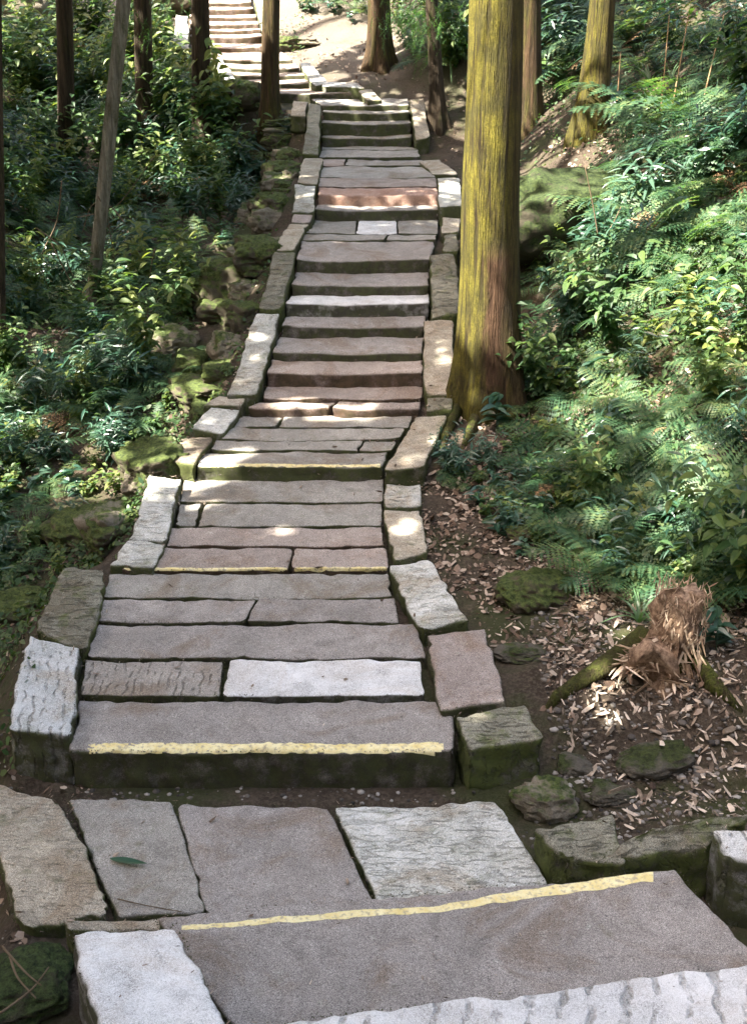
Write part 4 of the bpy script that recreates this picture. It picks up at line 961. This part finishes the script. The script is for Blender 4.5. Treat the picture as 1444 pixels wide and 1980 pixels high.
# ------------------------------------------------------------------ ground cover, litter, pebbles, chips (uncountable)
def world_samples(P, n):
    out = []; bx = (min(p[0] for p in P), max(p[0] for p in P)); by = (min(p[1] for p in P), max(p[1] for p in P))
    cache = []
    while len(out) < n:
        x, y = random.uniform(*bx), random.uniform(*by)
        if inpoly(x, y, P): out.append((x, y))
    return out
def scatter_quads(boxes, leaf, name, mat_, lo, hi, zr, flat=.5, avoid=True, thick=None, dens_noise=0.0, skew=1.0, asp=.2):
    """boxes: (x0,x1,y0,y1,count) in metres; leaf: outline template (k,3)"""
    T = np.array(leaf); out = []
    for (x0, x1, y0, y1, n) in boxes:
        for _ in range(n):
            X, Y = random.uniform(x0, x1), random.uniform(y0, y1)
            if avoid:
                l = float(np.interp(Y, YF, EL)) - .27; r = float(np.interp(Y, YF, ER)) + .27
                if Y < YF[0]: l, r = -1.5, 1.25
                elif 5.3 < Y < 9.5: r -= .05
                if Y < YF[0] - .5: r = 1.9
                if l < X < r: continue
            if dens_noise and nz(X, Y, .9, 33) + .4 * nz(X, Y, 3, 3) < dens_noise * (random.random() * 2 - 1.2): continue
            s = lo + (hi - lo) * random.random() ** skew; a = random.random() * 6.28; n_ = slope_at(X, Y)
            n_ = (n_ + V((random.gauss(0, flat), random.gauss(0, flat), 0))).normalized()
            R_ = np.array((n_.to_track_quat('Z', 'Y').to_matrix() @ Matrix.Rotation(a, 3, 'Z')))
            out.append((T * np.array([s, s * random.uniform(.6, 1.0 + asp), s * random.uniform(.3, 1 + 2 * asp)])) @ R_.T + np.array([X, Y, ground(X, Y) + random.uniform(*zr)]))
    o = link(name, qmesh(name, np.array(out), len(leaf)), mat_, smooth=False); o['kind'] = 'stuff'; return o
LEAF = [(0, 0, 0), (.3, -.28, .06), (.7, -.22, .02), (1, 0, -.08), (.7, .22, .02), (.3, .28, .06)]
LIT_ = [(0, 0, 0), (.35, -.2, .12), (.8, -.14, .06), (1, 0, .1), (.8, .14, .02), (.35, .22, -.03)]
o = scatter_quads([(1.05, 2.2, 8.4, 11, 2600), (1.7, 4.8, 7.6, 12, 13000), (1.4, 6, 12, 22, 10000), (-5.5, -1.0, 7.5, 13, 17000), (-7, -1.2, 13, 22, 17000), (-3.4, -1.0, 5.3, 9, 8500), (3, 8, 22, 32, 2500), (-9, -3, 22, 30, 2500)],
              LEAF, 'undergrowth', ML['cover'], .025, .07, (.0, .13), .55, dens_noise=.45)
tag(o, 'low carpet of small green leaves covering both banks', 'ground cover')
o = scatter_quads([(.32, 2.2, 6.0, 9.8, 15000), (1.0, 4.2, 4.8, 9, 15000), (1, 3.6, 9, 15, 5500), (-4, -1, 5, 13, 10000), (-6, 2, 15, 26, 9000), (-2.5, 2.5, 18.5, 32, 12000), (-1.5, 1.2, 4.6, 5.15, 500), (2.2, 4, 13.5, 16.5, 1500), (-2.0, -1.2, 3.2, 5, 500)],
              LIT_, 'leaf_litter', M_litter, .010, .075, (.002, .02), .4, dens_noise=.22, skew=2.6, asp=.9)
tag(o, 'brown fallen leaves and bark crumbs scattered on the soil', 'leaf litter')
o = scatter_quads([(1.05, 2.6, 4.8, 6.3, 2100), (.8, 3.2, 6.0, 7.6, 800)], [(0, 0, 0), (.25, -.10, .03), (.8, -.13, .0), (1, .02, .06), (.6, .10, .02), (.1, .08, .0)], 'wood_chips', M_chip, .012, .10, (.004, .03), .4, skew=2.4, asp=.5)
tag(o, 'pale splinters of rotten wood strewn around the stump', 'wood chips')
def pebbles(boxes, name, lab, lo, hi, onslab=False):
    ico = bmesh.new(); bmesh.ops.create_icosphere(ico, subdivisions=1, radius=.5); tv = np.array([v.co[:] for v in ico.verts]); tf = [[v.index for v in f.verts] for f in ico.faces]; ico.free()
    vs, fs = [], []
    for x0, x1, y0, y1, n in boxes:
        for _ in range(n):
            X, Y = random.uniform(x0, x1), random.uniform(y0, y1); s = random.uniform(lo, hi) * (1 if random.random() < .9 else 1.8)
            sc = np.array([s * random.uniform(.8, 1.5), s, s * random.uniform(.45, .8)]); a = random.random() * 3.1
            R_ = np.array(Matrix.Rotation(a, 3, 'Z')); o_ = len(vs)
            p = (tv * (1 + .15 * (rng.random((len(tv), 1)) - .5)) * sc) @ R_.T + np.array([X, Y, ground(X, Y) + s * random.uniform(-.15, .12)])
            vs += p.tolist(); fs += [[q + o_ for q in f] for f in tf]
    o = link(name, mesh(name, vs, fs), M_pebble); o['kind'] = 'stuff'; return tag(o, lab, 'pebbles')
pebbles([(1.0, 3.3, 4.7, 7.5, 5200), (.95, 2.2, 7.5, 10, 500), (-1.6, 1.3, 4.62, 5.2, 420), (-2.3, -1.3, 3.3, 7, 200), (-1.3, 1.2, 3.6, 4.7, 120)], 'pebbles', 'grey rounded pebbles in the soil right of the path and on the low gravel strip', .008, .034)

# ------------------------------------------------------------------ rotten stump with roots
M_rot = plain_mat('rotten_wood', [(.06, .038, .024), (.20, .13, .085), (.40, .28, .19), (.58, .43, .30)], 26, island=False, bump=1.0)
sp = on_ground(1285, 1310)
st = empty('tree_stump', sp, label='rotten broken stump with orange splintered top and mossy root among wood chips', cat='stump')
def blob(pts, rads, seg=22, j=.25, sd=0):
    vs, fs = tube(pts, rads, seg)
    return [v + v.normalized() * 0 + V((noise.noise(v * 9 + V((sd, 0, 0))), noise.noise(v * 9 + V((0, sd, 5))), noise.noise(v * 9 + V((3, 0, sd))))) * j * .1 for v in vs], fs
link('stump_base', mesh('stump_base', *blob([V((0, .03, -.12)), V((.0, .03, .02)), V((.01, .04, .12)), V((.04, .04, .24)), V((.06, .05, .40)), V((.06, .05, .52)), V((.05, .05, .56))], [.20, .16, .13, .12, .125, .10, .03], 34, .9)), M_rot, st)
link('stump_shoulder', mesh('stump_shoulder', *blob([V((.02, .03, .0)), V((-.06, .0, .16)), V((-.13, -.02, .20)), V((-.19, -.03, .17)), V((-.23, -.03, .12))], [.10, .12, .10, .06, .02], 24, 1.0, 12)), M_rot, st)
rp = [on_ground(x, y) for x, y in ((1235, 1275), (1190, 1300), (1130, 1325), (1075, 1350), (1050, 1375))]
rl = [p - sp + V((0, 0, q)) for p, q in zip(rp, (.13, .10, .05, .015, -.03))]
link('root', mesh('root', *blob([V((-.02, .02, .15))] + rl, [.10, .085, .065, .055, .04, .02], 16, .3, 4)), MB['root'], st)
rp = [on_ground(x, y) for x, y in ((1340, 1290), (1380, 1330), (1430, 1370))]
rl = [p - sp + V((0, 0, q)) for p, q in zip(rp, (.08, .02, -.02))]
link('root', mesh('root', *blob([V((.03, .0, .1))] + rl, [.09, .06, .045, .02], 14, .3, 8)), MB['root'], st)
random.seed(5); ps = []
def splinter(p, d, l, w):
    d = d.normalized(); a = d.cross(V((random.random(), random.random(), random.random()))).normalized(); b_ = d.cross(a); t = w * random.uniform(.3, .6)
    bend = V((random.gauss(0, .1), random.gauss(0, .1), random.gauss(0, .1))) * l
    ring = lambda c, s: [c + a * w * s, c + b_ * t * s, c - a * w * s, c - b_ * t * s]
    vs = ring(p, .8) + ring(p + d * l * .5 + bend * .5, 1) + ring(p + d * l + bend, .15)
    fs = [(0, 1, 2, 3), (11, 10, 9, 8)] + [(r * 4 + k, r * 4 + (k + 1) % 4, r * 4 + 4 + (k + 1) % 4, r * 4 + 4 + k) for r in range(2) for k in range(4)]
    return vs, [f[::-1] for f in fs]
for _ in range(640):                                # shredded block on top
    a = random.random() * 6.28; zz = random.uniform(.22, .57); rr = .135 + .03 * sin(zz * 24)
    up_ = random.random() < .5
    ps.append(splinter(V((.06 + cos(a) * rr * random.uniform(.8, 1.05), .05 + sin(a) * rr * random.uniform(.8, 1.05), zz)), V((random.gauss(0, .5), random.gauss(0, .4), 1 if up_ else -1)), random.uniform(.02, .07), random.uniform(.002, .007)))
for _ in range(300):                                # flakes lying over the shoulder and at the foot
    a = random.uniform(2.4, 6.4); rr = abs(random.gauss(.10, .06)); zz = max(.03, .24 - rr * 1.0) + random.uniform(-.02, .03)
    ps.append(splinter(V((-.08 + cos(a) * rr * 1.3, .02 + sin(a) * rr * .8, zz)), V((random.gauss(-.3, 1), random.gauss(-.2, .7), random.gauss(-.25, .3))), random.uniform(.03, .13), random.uniform(.005, .018)))
for _ in range(26):                                 # torn strips hanging on the right
    ps.append(splinter(V((.10 + random.gauss(0, .05), -.05 + random.gauss(0, .03), random.uniform(.12, .30))), V((random.gauss(.25, .3), -.3, -1)), random.uniform(.08, .18), random.uniform(.006, .014)))
link('splintered_wood', mesh('splintered_wood', *join(ps)), M_splint, st, smooth=False)
random.seed(6)
CH = [(1195, 1575, .16, .03, .5, 'long pale strip of bark lying on the scored kerb block'), (955, 1158, .05, .02, 1.3, 'small white chip beside the slanting pale kerb stone'),
      (1180, 1420, .09, .03, 1.0, 'pale curled chip near the corner kerb block'), (1415, 1420, .12, .03, .3, 'pale chip at the right margin in the gravel'),
      (1145, 1500, .1, .02, 1.0, 'buff sliver leaning by the dark mossy rock'), (1330, 1350, .1, .025, .8, 'buff sliver right below the stump')]
for x, y, l, w, a, lab in CH:
    p = on_ground(x, y); vs, fs = join([splinter(V((-l / 2, 0, 0)), V((1, .1, .06)), l, w)])
    o = link('wood_chip', mesh('wood_chip', vs, fs), M_chip, loc=p + V((0, 0, .03 if y != 1575 else .17)), smooth=False); o.rotation_euler[2] = a; tag(o, lab, 'wood chip', 'large wood chips')

# ------------------------------------------------------------------ twigs, vines, stalks, the leaf
def twig(pts, r0, r1, m, name, lab, cat, group=None):
    pts = [V(p) for p in pts]; n = 14; P_ = []
    for i in range(n):                              # Catmull-Rom
        t = i / (n - 1) * (len(pts) - 1); k_ = min(int(t), len(pts) - 2); f_ = t - k_
        a, b_, c, d = pts[max(0, k_ - 1)], pts[k_], pts[k_ + 1], pts[min(len(pts) - 1, k_ + 2)]
        P_.append(.5 * ((2 * b_) + (c - a) * f_ + (2 * a - 5 * b_ + 4 * c - d) * f_ ** 2 + (3 * b_ - a - 3 * c + d) * f_ ** 3))
    o0 = P_[0].copy(); vs, fs = tube([p - o0 for p in P_], [r0 + (r1 - r0) * i / (n - 1) for i in range(n)], 6)
    return tag(link(name, mesh(name, vs, fs), m, loc=o0), lab, cat, group)
for i, (x, y, h_, lx, lab) in enumerate([(1190, 225, .62, .0, 'shortest bare upright stalk, nearest the bright mossy trunk'), (1275, 232, .95, .0, 'middle bare reddish stalk on the right bank'),
                         (1295, 232, 1.0, .10, 'tallest bare reddish stalk on the right bank'), (1352, 225, .85, .14, 'thin leaning bare stalk rightmost on the bank')]):
    p = on_ground(x, y); twig([p, p + V((lx * .4, 0, h_ * .5)), p + V((lx, .02, h_ * 1.15))], .011, .005, M_stalk, 'bare_stalk', lab, 'stalk', 'bare stalks on the right bank')
def dpt(x, y, Y):                                   # a point seen at a pixel at a given distance Y
    d = ray(x, y); return V((0, 0, H)) + d * (Y / d.y)
Yv = on_ground(176, 600).y
for pts, lab in [([(190, 380), (205, 410), (215, 460), (228, 540)], 'arching dead twig hanging right of the pale leaning trunk'),
                 ([(150, 420), (190, 412), (230, 395), (300, 300)], 'long dead twig slanting up to the dark trunks'),
                 ([(120, 350), (110, 430), (80, 500), (95, 560)], 'thin dead vine hanging left of the pale leaning trunk'),
                 ([(100, 470), (150, 560), (200, 555), (260, 520)], 'horizontal dead twig crossing the pale leaning trunk'),
                 ([(70, 440), (120, 480), (140, 530), (180, 560)], 'dead vine looping in the dark hollow'),
                 ([(240, 430), (215, 400), (180, 395), (160, 450)], 'curled dead stem atop the pale leaning trunk foot'),
                 ([(300, 480), (290, 540), (300, 600), (285, 640)], 'thin upright dead stem below the dark trunks')]:
    twig([dpt(x, y, Yv - .1 + .1 * i) for i, (x, y) in enumerate(pts)], .008, .004, M_twig, 'dead_twig', lab, 'twig', 'dead twigs and vines')
for pts, lab in [([(1130, 320), (1150, 420), (1160, 500)], 'slender sapling stem in front of the mossy boulder'), ([(1200, 400), (1180, 440), (1150, 480)], 'bent twig leaning on the mossy boulder')]:
    Yq = on_ground(1150, 540).y; twig([dpt(x, y, Yq) for x, y in reversed(pts)], .008, .004, M_twig, 'sapling_stem', lab, 'stem')
for pts, z_, lab in [([(5, 1830), (50, 1880), (80, 1905)], .12, 'forked dead twig in the lower left corner'), ([(0, 1960), (60, 1915), (95, 1870)], .14, 'dead twig crossing the lower left corner'), ([(20, 1850), (35, 1890), (70, 1930)], .12, 'short dead twig beside the chunky whitish block')]:
    twig([at_z(x, y, z_ + .02 * i) for i, (x, y) in enumerate(pts)], .006, .003, M_twig, 'dead_twig', lab, 'twig', 'dead twigs and vines')
# fallen leaf and curved twig on the landing slab
lf = leafshape(.20, .045, .12, -.05, 10); o = link('fallen_leaf', mesh('fallen_leaf', *lf), ML['blue'], loc=at_z(213, 1660, .012)); o.rotation_euler = (0, 0, radians(-14)); tag(o, 'single blue-green fallen leaf lying on the grey landing slab', 'leaf')
twig([at_z(228, 1738, .012), at_z(280, 1750, .02), at_z(352, 1763, .012)], .003, .002, M_twig, 'twig', 'thin dark curved twig on the grey landing slab below the fallen leaf', 'twig')
# small pale litter pieces on slabs
random.seed(12); bits = []
for _ in range(150):
    x, y = random.uniform(150, 1300), random.uniform(820, 1940)
    if y > 1540: q = at_z(x, y, .006 if y < 1740 else .158)
    elif y > 1450: continue
    else: q = on_path(x, y, .002)
    l, r = float(np.interp(q.y, YF, EL)), float(np.interp(q.y, YF, ER))
    if y < 1450 and not (l < q.x < r): continue
    if y > 1540 and (x > 900 or x < 200) and y < 1800: continue
    ps_ = splinter(V((0, 0, 0)), V((random.gauss(0, 1), random.gauss(0, 1), .05)), random.uniform(.008, .026), random.uniform(.002, .005)); bits.append(([v + q for v in ps_[0]], ps_[1]))
o = link('litter_specks', mesh('litter_specks', *join(bits)), M_chip, smooth=False); o['kind'] = 'stuff'; tag(o, 'tiny pale bits of litter lying on the slabs', 'litter')

# moss, grit and needles caught in the joints (uncountable)
random.seed(31); tv = np.array([(0, 0, .9), (.6, 0, 0), (-.3, .55, 0), (-.3, -.5, 0)]); tf = [(0, 1, 2), (0, 2, 3), (0, 3, 1), (1, 3, 2)]
jv, jf, lv = [], [], []
for c, nm in PERIM:
    if c[0].y > 11: continue
    for a, b_ in ((0, 1), (1, 2), (2, 3), (3, 0)):
        p, q = c[a], c[b_]; L_ = (q - p).length; cen = sum(c, V((0, 0, 0))) / 4
        dens = 140 if p.y < 7 else 70
        for _ in range(int(L_ * dens)):
            t = random.random()
            if nz(t * L_ + p.x, p.y, 3.5, a * 3) < random.uniform(-.4, .25): continue
            pt = p.lerp(q, t); out = (pt - cen); out.z = 0; out.normalize()
            pt = pt + out * random.gauss(.004, .006) + V((0, 0, -random.uniform(-.004, .016)))
            sz = random.uniform(.002, .008)
            R_ = np.array(Matrix.Rotation(random.random() * 6, 3, 'Z')) * sz; o_ = len(jv)
            jv += ((tv @ R_.T) + np.array(pt)).tolist(); jf += [tuple(k_ + o_ for k_ in f) for f in tf]
o = link('joint_moss', mesh('joint_moss', jv, jf), plain_mat('joint_moss', [(.020, .022, .010), (.045, .055, .018), (.09, .10, .035), (.14, .12, .09)], 9), smooth=False); o['kind'] = 'stuff'; tag(o, 'moss crumbs and grit caught in the joints between the slabs', 'moss')
bits = []
for _ in range(3200):                               # brown needles and leaf crumbs lying on the treads and along the kerbs
    c, nm = random.choice(PERIM)
    if c[0].y > 13: continue
    u = random.choice((random.random(), random.random() ** 3, 1 - random.random() ** 3)); v = random.random() if random.random() < .3 else 1 - random.random() ** 3
    pt = c[0] * (1 - u) * (1 - v) + c[1] * u * (1 - v) + c[2] * u * v + c[3] * (1 - u) * v + V((0, 0, .013))
    a = random.random() * 6.28; b2 = splinter(V((0, 0, 0)), V((cos(a), sin(a), .03)), random.uniform(.006, .028), random.uniform(.0008, .003)); bits.append(([w_ + pt for w_ in b2[0]], b2[1]))
for _ in range(110):                                # larger dead leaves drifted against the edges
    c, nm = random.choice(PERIM)
    if c[0].y > 11: continue
    u = random.choice((random.random() ** 4, 1 - random.random() ** 4)); v = random.random()
    pt = c[0] * (1 - u) * (1 - v) + c[1] * u * (1 - v) + c[2] * u * v + c[3] * (1 - u) * v + V((0, 0, .014))
    a = random.random() * 6.28; b2 = splinter(V((0, 0, 0)), V((cos(a), sin(a), .05)), random.uniform(.025, .05), random.uniform(.006, .012)); bits.append(([w_ + pt for w_ in b2[0]], b2[1]))
o = link('needle_litter', mesh('needle_litter', *join(bits)), M_litter, smooth=False); o['kind'] = 'stuff'; tag(o, 'brown needles and leaf crumbs lying on the steps', 'leaf litter')

# hanging needle sprays (live low branches) on the two trunks that have them
def sprays(root_o, pts, n, seed, L=.5, group=None):
    random.seed(seed); ps = []
    for (x, y, Y) in pts:
        c = dpt(x, y, Y)
        for _ in range(n):
            p = c + V((random.gauss(0, .22), random.gauss(0, .2), random.gauss(0, .14))); a = random.random() * 6.28
            dr = V((cos(a) * .5, sin(a) * .5, -.8)).normalized(); l = L * random.uniform(.4, 1)
            for k_ in range(26):
                t = k_ / 26; q = p + dr * l * t; sd = V((random.gauss(0, 1), random.gauss(0, 1), -.5)).normalized() * .07 * (1 - t * .6)
                w = dr.cross(sd).normalized() * .004; ps.append(([q - w, q + w, q + sd], [(0, 1, 2)]))
    vs, fs = join(ps); o = link('low_branch', mesh('low_branch', [v - root_o.location for v in vs], fs), ML['needle'], root_o, smooth=False); return o
TO = [o for o in bpy.data.objects if o.get('category') == 'tree']
byl = lambda s: next(o for o in TO if s in o['label'])
yq = on_ground(848, 238).y
sprays(byl('hanging needle sprays'), [(780, 15, yq - .2), (810, 35, yq - .1), (765, 45, yq - .2), (830, 60, yq), (860, 20, yq), (800, 5, yq)], 16, 3)
yq = on_ground(390, 318).y
sprays(byl('dark trunk in front of'), [(375, 170, yq), (385, 210, yq - .1), (340, 20, yq), (370, 140, yq - .1)], 10, 4)
yq = on_ground(283, 290).y
sprays(byl('just right of the pale leaning'), [(290, 20, yq), (320, 10, yq), (270, 60, yq - .2), (300, 150, yq)], 14, 5)
S.cycles.use_denoising = True
